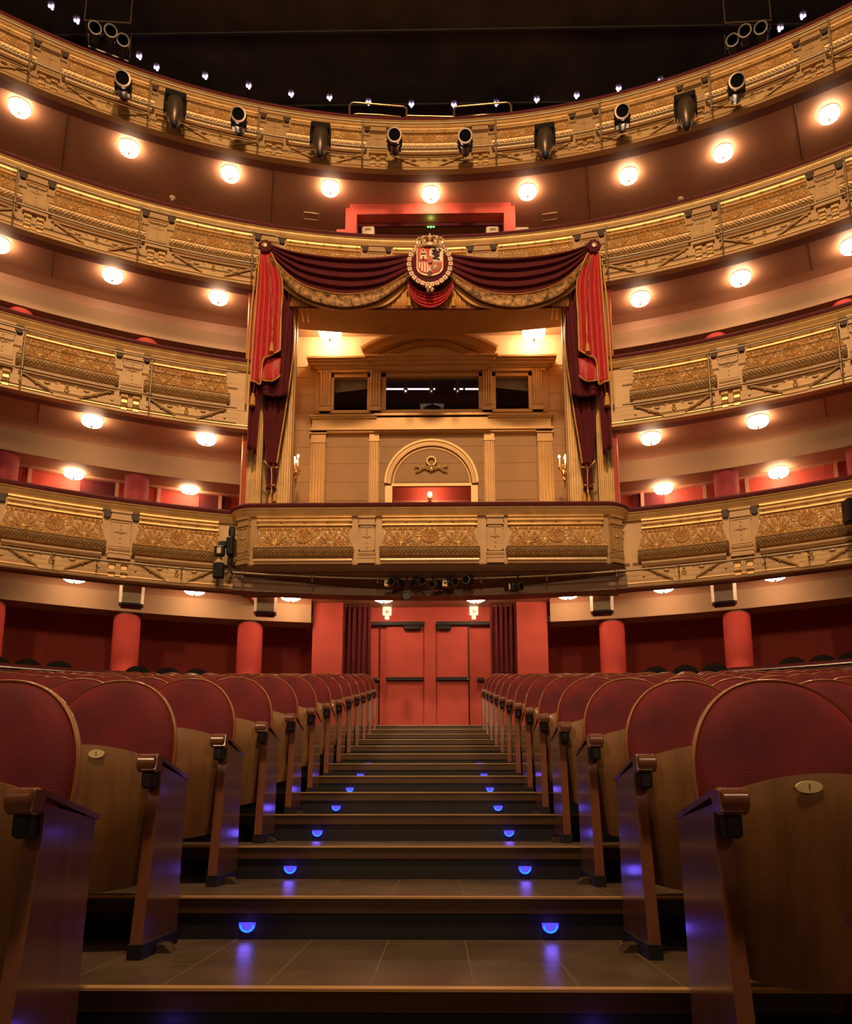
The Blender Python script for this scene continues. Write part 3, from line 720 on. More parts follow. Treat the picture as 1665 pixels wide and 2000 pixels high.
for key, (ph, z, pts, sc) in LV.items():
    for i, (u, v) in enumerate(pts):
        o = lamp0 if first else copy_tree(lamp0); first = False
        if key == 'P': q = PR(u, v, 14.92)
        elif key == 'R': q = P(u, v, 14.98)
        elif key == 'A': q = PZ(u, v, z - .165 * sc * 1.15); q.z = z
        else: q = PZ(u, v, z - .07 * sc); q.z = z
        o.location = q; o.scale = (sc, sc, sc * (1.6 if key == 'R' else 1.15))
        tag(o, 'glowing glass lamp %s, %s from the left' % (ph, ORD[i]), 'ceiling lamp', 'glowing glass ceiling lamps')
LAMPZ_R = None

# ================================================================== ROYAL BOX BALCONY
ZT, ZB = 5.09, 4.12
rb = thing('royal_box_balcony', 'projecting royal box balcony with three gilded panels and rounded corners', 'balcony', (0, 12.8, ZB), 0)
cor = []
for k in range(9):
    t = PI / 2 * k / 8; cor.append((-2.98 - .36 * math.cos(t) + 0.0, 13.14 - .36 * math.sin(t)))
plan = [(-3.34, 13.45)] + cor + [(x, 12.78) for x in np.linspace(-2.6, 2.6, 14)] + [(-x, y) for x, y in cor[::-1]] + [(3.34, 13.45)]
def rbp(prof, name, m, sm=35, pl_=plan): MB().path(prof, pl_, True, True).build(name, m, rb, sm)
rbp([(-.14, ZT + .02), (-.14, ZT + .075), (-.08, ZT + .10), (.08, ZT + .095), (.13, ZT + .05), (.11, ZT + .005), (0, ZT - .01)], 'velvet_handrail', velvet_rail)
rbp([(-.12, ZT), (.105, ZT), (.115, ZT - .018), (.095, ZT - .035), (.085, ZT - .06), (.05, ZT - .10), (.03, ZT - .13), (-.12, ZT - .13)], 'rail_moulding', gold)
rbp([(-.14, ZT - .12), (-.02, ZT - .12), (-.02, ZB + .03), (-.005, ZB + .02), (-.005, ZB), (-.14, ZB)], 'parapet_wall', ochre)
def onz(f): return ZT - 1.30 * f
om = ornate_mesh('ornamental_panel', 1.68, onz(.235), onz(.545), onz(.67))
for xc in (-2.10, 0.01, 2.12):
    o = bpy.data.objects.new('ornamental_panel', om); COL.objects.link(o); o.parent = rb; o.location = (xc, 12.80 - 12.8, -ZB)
    xa, xb = xc - .80, xc + .80
    b = MB()
    prof = [(.02, onz(.11)), (-.075, onz(.11)), (-.08, onz(.125)), (-.05, onz(.14)), (-.045, onz(.165)), (-.02, onz(.185)), (-.04, onz(.205)), (-.04, onz(.225)), (.02, onz(.232))]
    b.loft([[Vector((x, 12.78 + y, z)) for y, z in prof] for x in (xa, xb)], True, True)
    for k in range(5): b.ball((xa + .02 + k * (xb - xa - .04) / 4, 12.725, onz(.17)), .024, 8, (1, .6, .8))
    b.build('cornice_block', gold, rb, 30)
    MB().tube([(xa - .02, 12.69, onz(.708)), (xb + .02, 12.69, onz(.708))], .034, 10).build('panel_moulding', goldb, rb, 40)
def flat_pier(xc, yc, rot, w, name='pilaster'):
    b = MB(); M = Matrix.Translation((xc, yc, 0)) @ Matrix.Rotation(rot, 4, 'Z')
    def q(x0, x1, f0, f1, o0, o1): b.box(x0, x1, -o1, -o0, onz(f1), onz(f0), M)
    hw = w / 2
    q(-hw - .012, hw + .012, .11, .135, -.02, .085); q(-hw, hw, .135, .205, -.02, .055); q(-hw - .01, hw + .01, .205, .225, -.02, .065); q(-hw, hw, .225, .59, -.02, .035)
    for x0, x1, f0, f1 in ((-hw, -hw + .022, .24, .575), (hw - .022, hw, .24, .575), (-hw, hw, .24, .255), (-hw, hw, .56, .575)): q(x0, x1, f0, f1, .03, .05)
    for f in (.27, .30, .34, .38, .46, .52): b.ball(M @ Vector((0, -.04, onz(f))), .014 if f != .38 else .028, 8, (1, .7, 1.2))
    for s in (-1, 1): b.ball(M @ Vector((s * .05, -.04, onz(.385))), .016, 8, (1.5, .6, .7))
    q(-hw - .01, hw + .01, .59, .61, -.02, .06); q(-hw, hw, .61, .645, -.02, .05); q(-hw - .012, hw + .012, .65, .675, -.02, .075); q(-hw - .01, hw + .01, .68, .74, -.02, .065)
    for k in range(9): b.ball(M @ Vector((-hw + .02 + k * (w - .04) / 8, -.055, onz(.628))), .015, 6)
    b.build(name, ochre, rb, 35)
for xc in (-1.045, 1.105): flat_pier(xc, 12.78, 0, .27)
flat_pier(-3.13, 12.83, -.50, .22); flat_pier(3.13, 12.83, .50, .22)
# sloping underside and box floor
b = MB(); fr = [Vector((x, y + .0, ZB)) for x, y in plan]; bkv = [Vector((x * .995, 13.62, 3.80)) for x, y in plan]; md = [Vector((x * .99, y * .55 + 13.5 * .45, 4.03)) for x, y in plan]
tp = [Vector((x, 15.9, 4.03)) for x, y in plan]; tp2 = [Vector((x, y, 4.16)) for x, y in plan]
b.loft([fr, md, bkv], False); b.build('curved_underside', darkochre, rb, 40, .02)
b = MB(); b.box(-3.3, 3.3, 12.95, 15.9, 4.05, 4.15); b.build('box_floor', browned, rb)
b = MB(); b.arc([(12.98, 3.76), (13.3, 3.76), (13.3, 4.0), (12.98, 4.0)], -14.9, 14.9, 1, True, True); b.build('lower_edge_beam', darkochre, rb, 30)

# ================================================================== ROYAL BOX SHELL AND FACADE
YF = 15.40
def X_(u, y=YF): return P(u, 900, y).x
def Z_(v, y=YF): return P(840, v, y).z
b = MB(); b.arc([(R0 + .02, 9.575), (14.22, 9.585), (14.24, 9.66), (14.24, 10.2), (R0 + .02, 10.2)], -14.1, 14.1, 1.0, True, True)
lintel = struct(b, 'ceiling', ochre, 30); lintel['label'] = 'curved ochre lintel soffit over the royal box opening'
for s in (-1, 1):
    for r_, d_ in ((13.25, 0), (13.25, .35)):
        MB().tube([pol(13.35, s * (10.6 - d_ * 1.2), 9.57), pol(13.95, s * (10.3 - d_ * 1.2), 9.575)], .012, 4).build('soffit_fillet', gold, lintel)
b = MB(); b.box(-3.3, 3.3, 14.3, 16.3, 10.02, 10.14); struct(b, 'ceiling', cream)
fc = thing('royal_box_facade', 'ochre classical back wall of the royal box with windows, pilasters and arch', 'facade', (0, YF, 4.1))
# coursed wall with openings
ops = [(X_(752), X_(938), Z_(803), Z_(737)), (X_(649), X_(717), Z_(803), Z_(737)), (X_(970), X_(1037), Z_(803), Z_(737)), (X_(765), X_(922), 4.0, Z_(947))]
b = MB(); lines = sorted([Z_(v) for v in (1010, 977, 941, 905, 872, 839, 804, 770, 735.5, 700)]) + [10.02]
zz = [4.1] + lines
for i in range(len(zz) - 1):
    z0, z1 = zz[i] + .006, zz[i + 1] - .006 if i < len(zz) - 2 else zz[i + 1]
    segs = [(-3.3, 3.3)]
    cuts = sorted(set([z0, z1] + [z for o_ in ops for z in (o_[2], o_[3]) if z0 < z < z1]))
    for c0, c1 in zip(cuts[:-1], cuts[1:]):
        segs = [(-3.3, 3.3)]
        for ox0, ox1, oz0, oz1 in ops:
            if oz0 < (c0 + c1) / 2 < oz1:
                ns_ = []
                for a0, a1 in segs:
                    if ox1 <= a0 or ox0 >= a1: ns_.append((a0, a1)); continue
                    if ox0 > a0: ns_.append((a0, ox0))
                    if ox1 < a1: ns_.append((ox1, a1))
                segs = ns_
        for a0, a1 in segs: b.box(a0, a1, YF, YF + .12, c0, c1)
for a0, a1 in ((-3.3, ops[1][0]), (ops[1][1], ops[0][0]), (ops[0][1], ops[2][0]), (ops[2][1], 3.3)): b.box(a0, a1, YF + .008, YF + .11, 4.1, 10.02)
for o_ in ops[:3]: b.box(o_[0], o_[1], YF + .008, YF + .11, o_[3], 10.02); b.box(o_[0], o_[1], YF + .008, YF + .11, ops[3][3], o_[2])
b.build('coursed_wall', facade_m, fc)
MB().box(-3.3, 3.3, YF - .012, YF + .004, Z_(715), 10.02).build('upper_wall', creamy, fc)
def fbox(us, vs, out, name, m=facade_p, y=YF, inn=0.0):
    return MB().box(X_(us[0], y - out), X_(us[1], y - out), y - out, y + .001 + inn, Z_(vs[1], y - out), Z_(vs[0], y - out)).build(name, m, fc)
def corn(us, steps, name, m=facade_p):                # steps: (v_top, v_bot, out, side overhang px)
    b = MB()
    for vt, vb, out, ov in steps:
        b.box(X_(us[0] - ov, YF - out), X_(us[1] + ov, YF - out), YF - out, YF, Z_(vb, YF - out), Z_(vt, YF - out))
    return b.build(name, m, fc)
corn((612, 1076), [(693.5, 697, .30, 19), (697, 703, .25, 14), (703, 709.5, .20, 12), (709.5, 713, .17, 5), (713, 718, .13, 2), (718, 725, .10, -4)], 'upper_cornice')
corn((722, 965), [(690.5, 694, .36, 12), (694, 702, .31, 8), (702, 710, .26, -8), (710, 722, .16, -10)], 'upper_cornice')
corn((608, 1079), [(808, 811, .20, 6), (811, 815, .17, 3), (815, 834, .12, 0), (834, 838, .19, 5), (838, 843, .14, 2)], 'middle_entablature')
corn((735, 955), [(806, 810, .22, 6), (810, 833, .17, 0), (833, 838, .23, 5), (838, 842, .17, 2)], 'middle_entablature')
b = MB()
for k in range(60): b.box(X_(612 + k * 7.75), X_(615.5 + k * 7.75), YF - .16, YF - .1, Z_(717), Z_(713.5))
b.build('dentils', facade_p, fc)
def pilaster(u0, u1, vt, vb, out, flutes=4, cap=True, yb=YF, parent=fc, m=facade_p):
    x0, x1 = X_(u0, yb), X_(u1, yb); z0, z1 = Z_(vb, yb), Z_(vt, yb); b = MB(); w = x1 - x0
    b.box(x0, x1, yb - out, yb, z0, z1)
    for k in range(flutes):
        a = x0 + w * (k + .5) / flutes
        b.rbox(a - w / flutes * .33, a + w / flutes * .33, yb - out - .035, yb - out + .001, z0 + .10, z1 - (.28 if cap else .03), .012)
    if cap:
        b.box(x0 - .025, x1 + .025, yb - out - .04, yb, z1 - .07, z1); b.box(x0 - .01, x1 + .01, yb - out - .02, yb, z1 - .26, z1 - .23)
    b.box(x0 - .015, x1 + .015, yb - out - .03, yb, z0, z0 + .09)
    return b.build('pilaster', m, parent)
for u0, u1 in ((623, 645), (722, 743), (944, 963), (1043, 1063)): pilaster(u0, u1, 723, 806, .09, 4, False)
for u0, u1 in ((612, 623), (1063, 1075)): fbox((u0, u1), (723, 806), .04, 'pilaster_strip', facade_m)
pilaster(608, 637, 845, 1010, .10, 5); pilaster(1050, 1080, 845, 1010, .10, 5); pilaster(722, 741, 842, 1010, .08, 4); pilaster(946, 966, 842, 1010, .08, 4)
# windows with frames, panes and the control room behind
for n_, (x0, x1, z0, z1) in enumerate(ops[:3]):
    b = MB(); t = .07
    for a in ((x0 - t, x0 + .01, z0 - .0, z1 + t), (x1 - .01, x1 + t, z0, z1 + t), (x0 - t, x1 + t, z1 - .01, z1 + t), (x0 - t, x1 + t, z0 - .05, z0 + .012)): b.box(a[0], a[1], YF - .05, YF + .1, a[2], a[3])
    w = b.build('window_frame', facade_p, fc)
    g = MB().box(x0, x1, YF + .045, YF + .055, z0, z1).build('pane', glass, None); g.parent = w
    g.location = (0, 0, 0)
cr = MB(); z0, z1 = ops[0][2] - .15, 9.8
cr.box(-2.6, 2.6, 17.4, 17.5, z0, z1); cr.box(-2.6, 2.6, YF + .12, 17.4, z0 - .05, z0); cr.box(-2.6, 2.6, YF + .12, 17.4, z1, z1 + .05); cr.box(-2.65, -2.6, YF + .12, 17.4, z0, z1); cr.box(2.6, 2.65, YF + .12, 17.4, z0, z1)
cr.build('control_room_lining', roomdark, fc)
for n_, (ua, ub) in enumerate(((752, 850), (890, 905), (912, 938))):
    y_ = 16.6; q0 = P(ua - 3, 760, y_); q1 = P(ub, 760, y_)
    tag(MB().tube([q0, q1], .018, 8).build('fluorescent_tube', tubem, None), 'pinkish fluorescent tube behind the central window, %s from the left' % ORD[n_], 'tube lamp', 'tubes in the control room')
for n_, u in enumerate((793, 843, 894)):
    y_ = 16.3; q = P(u, 745, y_); h = thing('monitor_bracket', 'pale hanging fitting behind the central window, %s from the left' % ORD[n_], 'fitting', q, 0, 'hanging fittings behind the central window')
    part(MB().box(-.02, .02, -.02, .02, -.16, .14), 'stem', ivory, h); part(MB().rbox(-.045, .045, -.04, .04, -.30, -.16, .012), 'head', ivory, h)
    part(MB().ball((0, -.045, -.26), .016, 8), 'indicator', starm if n_ == 0 else exitm, h)
for n_, o_ in enumerate((ops[1], ops[2])):
    tag(MB().prism([(o_[0], o_[3] - (.22 if n_ == 0 else .13)), (o_[1], o_[3] - (.13 if n_ == 0 else .22)), (o_[1], o_[3] + .05), (o_[0], o_[3] + .05)], YF + .2, YF + .215).build('reflection_panel', ivory, None), 'pale slanted panel added as a reflection behind the %s window of the royal box' % ('left' if n_ == 0 else 'right'), 'reflection panel', 'reflection panels behind the side windows')  # pale slanted panels added to imitate reflections in the side panes
q = P(915, 785, 16.2)
dk = thing('mixing_desk', 'dark control desk standing behind the central window', 'desk', (q.x, q.y, ops[0][2] - .15)); part(MB().rbox(-.7, .35, -.25, .25, 0, .22, .02), 'desk_body', blackg, dk); part(MB().prism([(-.6, .22), (.3, .22), (.25, .27), (-.55, .27)], -.2, .2), 'control_panel', roomdark, dk)
# segmental pediment over the cornice
def arch_band(u0, u1, vb, vt, th, out, name, m=facade_p, y=YF):
    xa, xb = X_(u0, y), X_(u1, y); xm = (xa + xb) / 2; w = (xb - xa) / 2; zb_ = Z_(vb, y); h = Z_(vt, y) - zb_
    R_ = (w * w + h * h) / 2 / h; zc = zb_ + h - R_; am = math.asin(min(1, w / R_)); b = MB(); rings = []
    if h > w * .98: am = PI / 2
    for k in range(37):
        a = -am + 2 * am * k / 36
        c_, s_ = math.sin(a), math.cos(a)
        rings.append([Vector((xm + r_ * c_, yy, zc + r_ * s_)) for r_, yy in ((R_, y), (R_, y - out), (R_ - th * .35, y - out), (R_ - th * .4, y - out * .75), (R_ - th, y - out * .6), (R_ - th, y))])
    b.loft(rings, True, True); return b.build(name, m, fc, 30)
arch_band(703, 976, 692, 656, .17, .30, 'pediment_arch'); arch_band(760, 920, 692, 671, .08, .12, 'pediment_arch'); arch_band(728, 950, 692, 666, .06, .16, 'pediment_arch')
arch_band(752, 934, 948, 861, .13, .10, 'door_arch'); arch_band(768, 919, 948, 875, .03, .03, 'door_arch')
fbox((753, 767), (948, 1010), .06, 'door_jamb'); fbox((920, 933), (948, 1010), .06, 'door_jamb'); fbox((766, 921), (944, 949), .04, 'door_lintel')
# wreath and scrolls in the tympanum
b = MB(); cxw, czw = X_(843), Z_(918)
b.tube([(cxw + .09 * math.cos(t), YF - .04, czw + .17 + .09 * math.sin(t)) for t in [2 * PI * k / 20 for k in range(21)]], .028, 8)
for k in range(12): b.ball((cxw + .09 * math.cos(k * PI / 6), YF - .06, czw + .17 + .09 * math.sin(k * PI / 6)), .026, 6)
for s in (-1, 1):
    b.tube([(cxw + s * (.05 + .07 * k), YF - .05, czw - .02 + .05 * math.sin(k * 1.3)) for k in range(5)], .025, 6, rads=[.03, .028, .024, .02, .014])
    b.tube([(cxw + s * (.29 + .05 * math.cos(t)), YF - .05, czw + .02 + .05 * math.sin(t)) for t in [k * .45 for k in range(12)]], .013, 6)
    for k in range(5): b.ball((cxw + s * (.06 + .055 * k), YF - .06, czw + .045 - .02 * (k % 2)), .03, 6, (1, .6, .7))
b.ball((cxw, YF - .06, czw), .06, 10, (1, .6, 1.1)); b.ball((cxw, YF - .06, czw + .07), .035, 8)
b.build('wreath_ornament', gold, fc, 50)
# passage behind the royal box door
pw = MB(); pw.box(-1.4, 1.4, 16.3, 16.4, 4.0, 7.4); struct(pw, 'wall_back', redwall)
pk = MB(); pk.box(X_(766), X_(921), 16.2, 16.3, 4.1, P(840, 977, 16.2).z); w_ = struct(pk, 'trim_1', mat('pink_dado', (0.62, 0.22, 0.14), 0.6))
q = P(840, 965, 16.1); wl_ = thing('wall_lamp', 'round glowing wall lamp in the red passage behind the royal box', 'wall lamp', q)
light('wall_lamp_glow', 'POINT', q + Vector((0, -.25, .1)), 14, (1, .6, .35), .05)
part(MB().ball((0, 0, 0), .05, 14), 'globe', flame, wl_, 60); part(MB().lathe([(.03, -.13), (.055, -.10), (.05, -.06), (.02, -.05)], 16), 'cup', ivory, wl_, 40); part(MB().box(-.02, .02, 0, .11, -.09, -.06), 'arm', brass, wl_)
# jambs at the opening
jp = thing('opening_jamb', 'fluted gilded jamb on the left side of the royal box opening', 'jamb', (0, 13.5, 4.1), 0, 'gilded jambs of the royal box')
jq = thing('opening_jamb', 'fluted gilded jamb on the right side of the royal box opening', 'jamb', (0, 13.5, 4.1), 0, 'gilded jambs of the royal box')
for s, par in ((-1, jp), (1, jq)):
    def UB(a): return a if s < 0 else 1680 - a
    def strip(ua, ub, yb, z0, z1, out, flutes, m=gold):
        x0, x1 = sorted((X_(UB(ua), yb), X_(UB(ub), yb))); b = MB(); w = x1 - x0
        b.box(x0, x1, yb - out, yb, z0, z1)
        for k in range(flutes):
            a = x0 + w * (k + .5) / flutes
            b.rbox(a - w / flutes * .32, a + w / flutes * .32, yb - out - .03, yb - out + .001, z0 + .32, z1 - .1, .01)
            b.ball((a, yb - out - .02, z0 + .27), .022, 6)
        b.box(x0 - .01, x1 + .01, yb - out - .045, yb, z0, z0 + .10); b.box(x0 - .005, x1 + .005, yb - out - .03, yb, z0 + .10, z0 + .18)
        b.build('fluted_strip', m, par, None)
    strip(474, 514, 13.42, 5.05, 9.6, .10, 5)
    strip(541, 570, 13.70, 4.15, 9.6, .10, 3)
    x0, x1 = sorted((X_(UB(472), 13.44), X_(UB(572), 13.72))); MB().box(x0, x1, 13.72, 13.85, 4.15, 9.6).build('recess_back', ochre, par)
    xa_, xb_ = X_(UB(566), 13.85), X_(UB(562), YF); b = MB(); b.loft([[Vector((xa_, 13.75, z)), Vector((xb_, YF, z)), Vector((xb_ + s * .08, YF, z)), Vector((xa_ + s * .08, 13.75, z))] for z in (4.15, 10.02)], True, True); b.build('side_wall', facade_m, par)
    # scrolled gilt ornament half way up
    q = P(UB(571), 636, 13.5)
    b = MB()
    b.tube([q + Vector((s * -.0 + .06 * math.cos(t), -.05, .08 * math.sin(t) + .05)) for t in [k * .5 for k in range(11)]], .025, 6); b.ball(q + Vector((0, -.06, .17)), .05, 8); b.tube([q + Vector((0, -.04, 0)), q + Vector((s * .10, -.04, -.35))], .02, 6, rads=[.03, .012])
    b.build('gilt_scroll', goldb, par, 50)

# ================================================================== DRAPERY (cloth surfaces with real folds and thickness)
def interp(pts, s):
    n = len(pts) - 1; f = s * n; i = min(int(f), n - 1); f -= i
    p0 = pts[max(i - 1, 0)]; p1 = pts[i]; p2 = pts[i + 1]; p3 = pts[min(i + 2, n)]
    return tuple(0.5 * ((2 * b) + (c - a) * f + (2 * a - 5 * b + 4 * c - d) * f * f + (3 * b - a - 3 * c + d) * f ** 3) for a, b, c, d in zip(p0, p1, p2, p3))
def cloth(name, m, parent, top, bot, y0, yfn, nu=60, nv=40, t0=0.0, t1=1.0, th=.012):
    b = MB()
    def fn(s, t):
        t = t0 + (t1 - t0) * t; a = interp(top, s); c = interp(bot, s)
        u = a[0] + (c[0] - a[0]) * t; v = a[1] + (c[1] - a[1]) * t
        y = y0 + yfn(s, t); return P(u, v, y)
    b.grid(fn, nu, nv); return b.build(name, m, parent, 60, th)
def mir(pts, s): return pts if s < 0 else [(1679 - u, v) for u, v in pts]
def edge_tube(name, m, parent, pts, y, r=.016, n=24, dy=lambda s: 0):
    MB().tube([P(*interp(pts, k / (n - 1)), y + dy(k / (n - 1))) for k in range(n)], r, 6).build(name, m, parent, 60)
for s in (-1, 1):
    sd = 'left' if s < 0 else 'right'
    o = thing('swag', 'dark red velvet swag with gold embroidered border, %s of the coat of arms' % sd, 'swag', P(690 if s < 0 else 989, 550, 12.8), 0, 'velvet swags over the royal box')
    top = mir([(524, 476), (560, 488), (600, 496), (650, 502), (700, 504), (750, 502), (806, 495)], s)
    bot = mir([(517, 484), (541, 530), (582, 574), (640, 596), (692, 599), (748, 583), (812, 535)], s)
    yf = lambda a, t: -.14 * math.sin(PI * a) * t - .060 * math.sin(t * 2 * PI * 5.5 + 1.2 * math.sin(a * PI)) * (1 - .2 * t) * min(1, 5 * a, 5 * (1 - a)) * (1 if t < .76 else .15)
    cloth('folded_cloth', velvet, o, top, bot, 12.86, yf, 60, 90, 0, .74)
    cloth('embroidered_border', embro, o, top, bot, 12.86, lambda a, t: yf(a, .75) - .02 - .03 * math.sin((t - .74) / .26 * PI), 60, 14, .735, 1.0)
    lb = mir([(519, 492), (536, 535), (568, 574), (630, 603), (690, 606), (760, 593), (806, 545)], s)
    cloth('satin_lining', satin, o, bot, lb, 12.93, lambda a, t: -.14 * math.sin(PI * a) + .02 * t, 60, 6)
    edge_tube('gold_cord', fringe, o, [interp([(a[0] + (c[0] - a[0]) * .735, a[1] + (c[1] - a[1]) * .735) for a, c in zip(top, bot)], k / 12) for k in range(13)], 12.80, .010, 40, lambda q: -.14 * math.sin(PI * q))
    # rosette
    q = P(518 if s < 0 else 1161, 480, 12.68)
    o = thing('rosette', 'dark red velvet rosette with gold button at the %s end of the swags' % sd, 'rosette', q, 0, 'rosettes holding the swags')
    part(MB().lathe([(.02, 0), (.045, .01), (.05, .03), (.03, .045), (.005, .05)], 16, Matrix.Rotation(PI / 2, 4, 'X')), 'gold_button', goldb, o, 60)
    b = MB()
    for k in range(9):
        a = 2 * PI * k / 9; b.ball((.085 * math.cos(a), .01, .085 * math.sin(a)), .045, 10, (1, .7, 1))
    b.ball((0, .02, 0), .09, 12, (1, .4, 1)); part(b, 'velvet_petals', velvet, o, 60)
    # hanging bright jabot
    o = thing('jabot', 'bright red fringed drape hanging folded on the %s side of the royal box' % sd, 'drape', P(525 if s < 0 else 1154, 620, 12.8), 0, 'bright red side drapes')
    tl = mir([(509, 492), (514, 490), (519, 490), (523, 490), (530, 492)], s); bl = mir([(490, 746), (504, 748), (514, 712), (528, 694), (547, 684)], s)
    L_ = [(509, 492), (504, 560), (498, 640), (490, 742)]; Rr = [(530, 492), (550, 545), (549, 620), (547, 684)]
    def fj(a, t):
        l = interp(mir(L_, s), t); r_ = interp(mir(Rr, s), t)
        dv = (26 * min(1, a / .35) if a < .35 else (26 - 40 * min(1, (a - .35) / .08) if a < .43 else -14 * (1 - a) / .57)) * t ** 10
        return P(l[0] + (r_[0] - l[0]) * a, l[1] + (r_[1] - l[1]) * a + dv, 12.74 - .04 * math.sin(a * 2 * PI * 2.5) * min(1, t * 4) + .03 * a)
    b = MB(); b.grid(fj, 70, 50); b.build('front_cloth', silkred, o, 60, .012)
    bl = [(1679 - u if s > 0 else u, v) for u, v in ((490, 743), (500, 746), (509, 748), (514, 704), (529, 694), (547, 684))]
    cloth('folded_tail', silkred, o, mir([(509, 700), (530, 700), (549, 700)], s), mir([(511, 742), (532, 742), (546, 733)], s), 12.83, lambda a, t: .03 * math.sin(a * 9) * t, 24, 12)
    edge_tube('fringe', fringe, o, mir([(530, 494), (551, 548), (549, 620), (547, 684)], s), 12.72, .018)
    edge_tube('fringe', fringe, o, bl, 12.70, .016, 40)
    edge_tube('fringe', fringe, o, mir([(511, 742), (532, 744), (548, 733)], s), 12.80, .016)
    edge_tube('fringe', fringe, o, mir([(507, 496), (501, 580), (495, 660), (489, 746)], s), 12.72, .014)
    edge_tube('cord', brass, o, mir([(524, 500), (531, 580), (532, 665)], s), 12.66, .007)
    def tassel(par, u, v, y, sc=1.0):
        q = P(u, v, y); b = MB(); prof = [(.008, .05), (.02, .035), (.028, .015), (.02, 0), (.034, -.012), (.040, -.05), (.046, -.15), (.048, -.17)]
        b.lathe([(r * sc, z * sc) for r, z in prof], 14, Matrix.Translation(q)); b.build('tassel', fringe, par, 50)
    tassel(o, 531 if s < 0 else 1148, 672, 12.64, .9)
    # dark outer curtain behind the jabot
    o = thing('side_curtain', 'narrow dark red outer curtain with gold edge, %s side of the royal box' % sd, 'curtain', P(495 if s < 0 else 1184, 700, 13.0), 0, 'dark outer curtains')
    cloth('curtain_cloth', velvet, o, mir([(504, 500), (512, 498), (520, 498), (528, 500)], s), mir([(482, 876), (489, 880), (495, 884), (500, 888)], s), 12.98, lambda a, t: -.04 * math.sin(a * 2 * PI * 2), 30, 30)
    cloth('curtain_cloth', velvet, o, mir([(548, 560), (556, 562), (566, 564), (574, 566)], s), mir([(500, 760), (512, 770), (540, 775), (562, 770)], s), 12.99, lambda a, t: -.04 * math.sin(a * 2 * PI * 3), 40, 30)
    edge_tube('fringe', fringe, o, mir([(503, 505), (492, 600), (484, 720), (480, 790)], s), 12.94, .016)
    tassel(o, 494 if s < 0 else 1186, 773, 12.88, 1.15); edge_tube('cord', brass, o, mir([(498, 748), (496, 760), (494, 770)], s), 12.88, .008)
    # gathered inner curtain tied back
    o = thing('tied_curtain', 'long dark red curtain gathered by a gold cord, %s side of the royal box' % sd, 'curtain', P(540 if s < 0 else 1139, 760, 13.2), 0, 'tied curtains of the royal box')
    L_ = [(500, 575), (512, 660), (514, 760), (516, 840), (523, 905)]; Rr = [(574, 588), (574, 680), (561, 780), (550, 850), (541, 905)]
    b = MB(); nu, nv = 60, 50
    def fn(a, t):
        l = interp(mir(L_, s), t); r = interp(mir(Rr, s), t); return P(l[0] + (r[0] - l[0]) * a, l[1] + (r[1] - l[1]) * a, 13.25 - .05 * math.sin(a * 2 * PI * 4) * (1 - .5 * t))
    b.grid(fn, nu, nv); b.build('curtain_cloth', velvet, o, 60, .012)
    def fn2(a, t):
        l = (523 - 3 * t, 905 + 52 * t); r = (541 - 3 * t, 905 + 50 * t)
        if s > 0: l = (1679 - l[0], l[1]); r = (1679 - r[0], r[1])
        return P(l[0] + (r[0] - l[0]) * a, l[1] + (r[1] - l[1]) * a, 13.27 - .04 * math.sin(a * 2 * PI * 2))
    MB().grid(fn2, 24, 12).build('curtain_tail', velvet, o, 60, .012)
    edge_tube('fringe', fringe, o, mir(Rr, s), 13.18, .014)
    edge_tube('tie_cord', brass, o, mir([(516, 900), (526, 911), (534, 913), (543, 912)], s), 13.14, .016)
    edge_tube('tie_cord', brass, o, mir([(531, 914), (531, 935), (530, 965)], s), 13.12, .010)
    edge_tube('tie_cord', brass, o, mir([(517, 940), (524, 949), (531, 948), (537, 947)], s), 13.12, .014)
    tassel(o, 528 if s < 0 else 1151, 970, 13.1, .8); tassel(o, 537 if s < 0 else 1142, 966, 13.12, .8)
# centre swag and satin ground
o = thing('swag', 'small round red velvet swag hanging below the coat of arms', 'swag', P(840, 580, 12.75), 0, 'velvet swags over the royal box')
cloth('folded_cloth', silkred, o, [(797, 548), (815, 566), (840, 572), (866, 566), (885, 548)], [(795, 562), (812, 590), (840, 601), (868, 590), (887, 562)], 12.80, lambda a, t: -.05 * math.sin(PI * a) - .022 * math.sin(t * 2 * PI * 4.5), 40, 60)
cloth('upper_cloth', velvet, o, [(797, 520), (815, 525), (840, 528), (866, 525), (885, 520)], [(797, 549), (815, 567), (840, 573), (866, 567), (885, 549)], 12.82, lambda a, t: -.03 * math.sin(PI * a), 30, 16)
for u in (799, 886): tassel(o, u, 584, 12.72, .9); edge_tube('cord', brass, o, [(u, 555), (u, 570), (u, 582)], 12.72, .007)
o = thing('satin_valance', 'pleated yellow satin valance behind the swags over the royal box', 'valance', P(840, 580, 12.95))
cloth('pleated_satin', satin, o, [(560, 545), (700, 545), (840, 545), (980, 545), (1120, 545)], [(566, 598), (700, 602), (840, 603), (980, 602), (1113, 598)], 12.97, lambda a, t: -.012 * math.sin(a * 2 * PI * 60), 500, 4)
edge_tube('red_fringe', velvet, o, [(566, 599), (700, 603), (840, 604), (980, 603), (1113, 599)], 12.95, .014, 60)

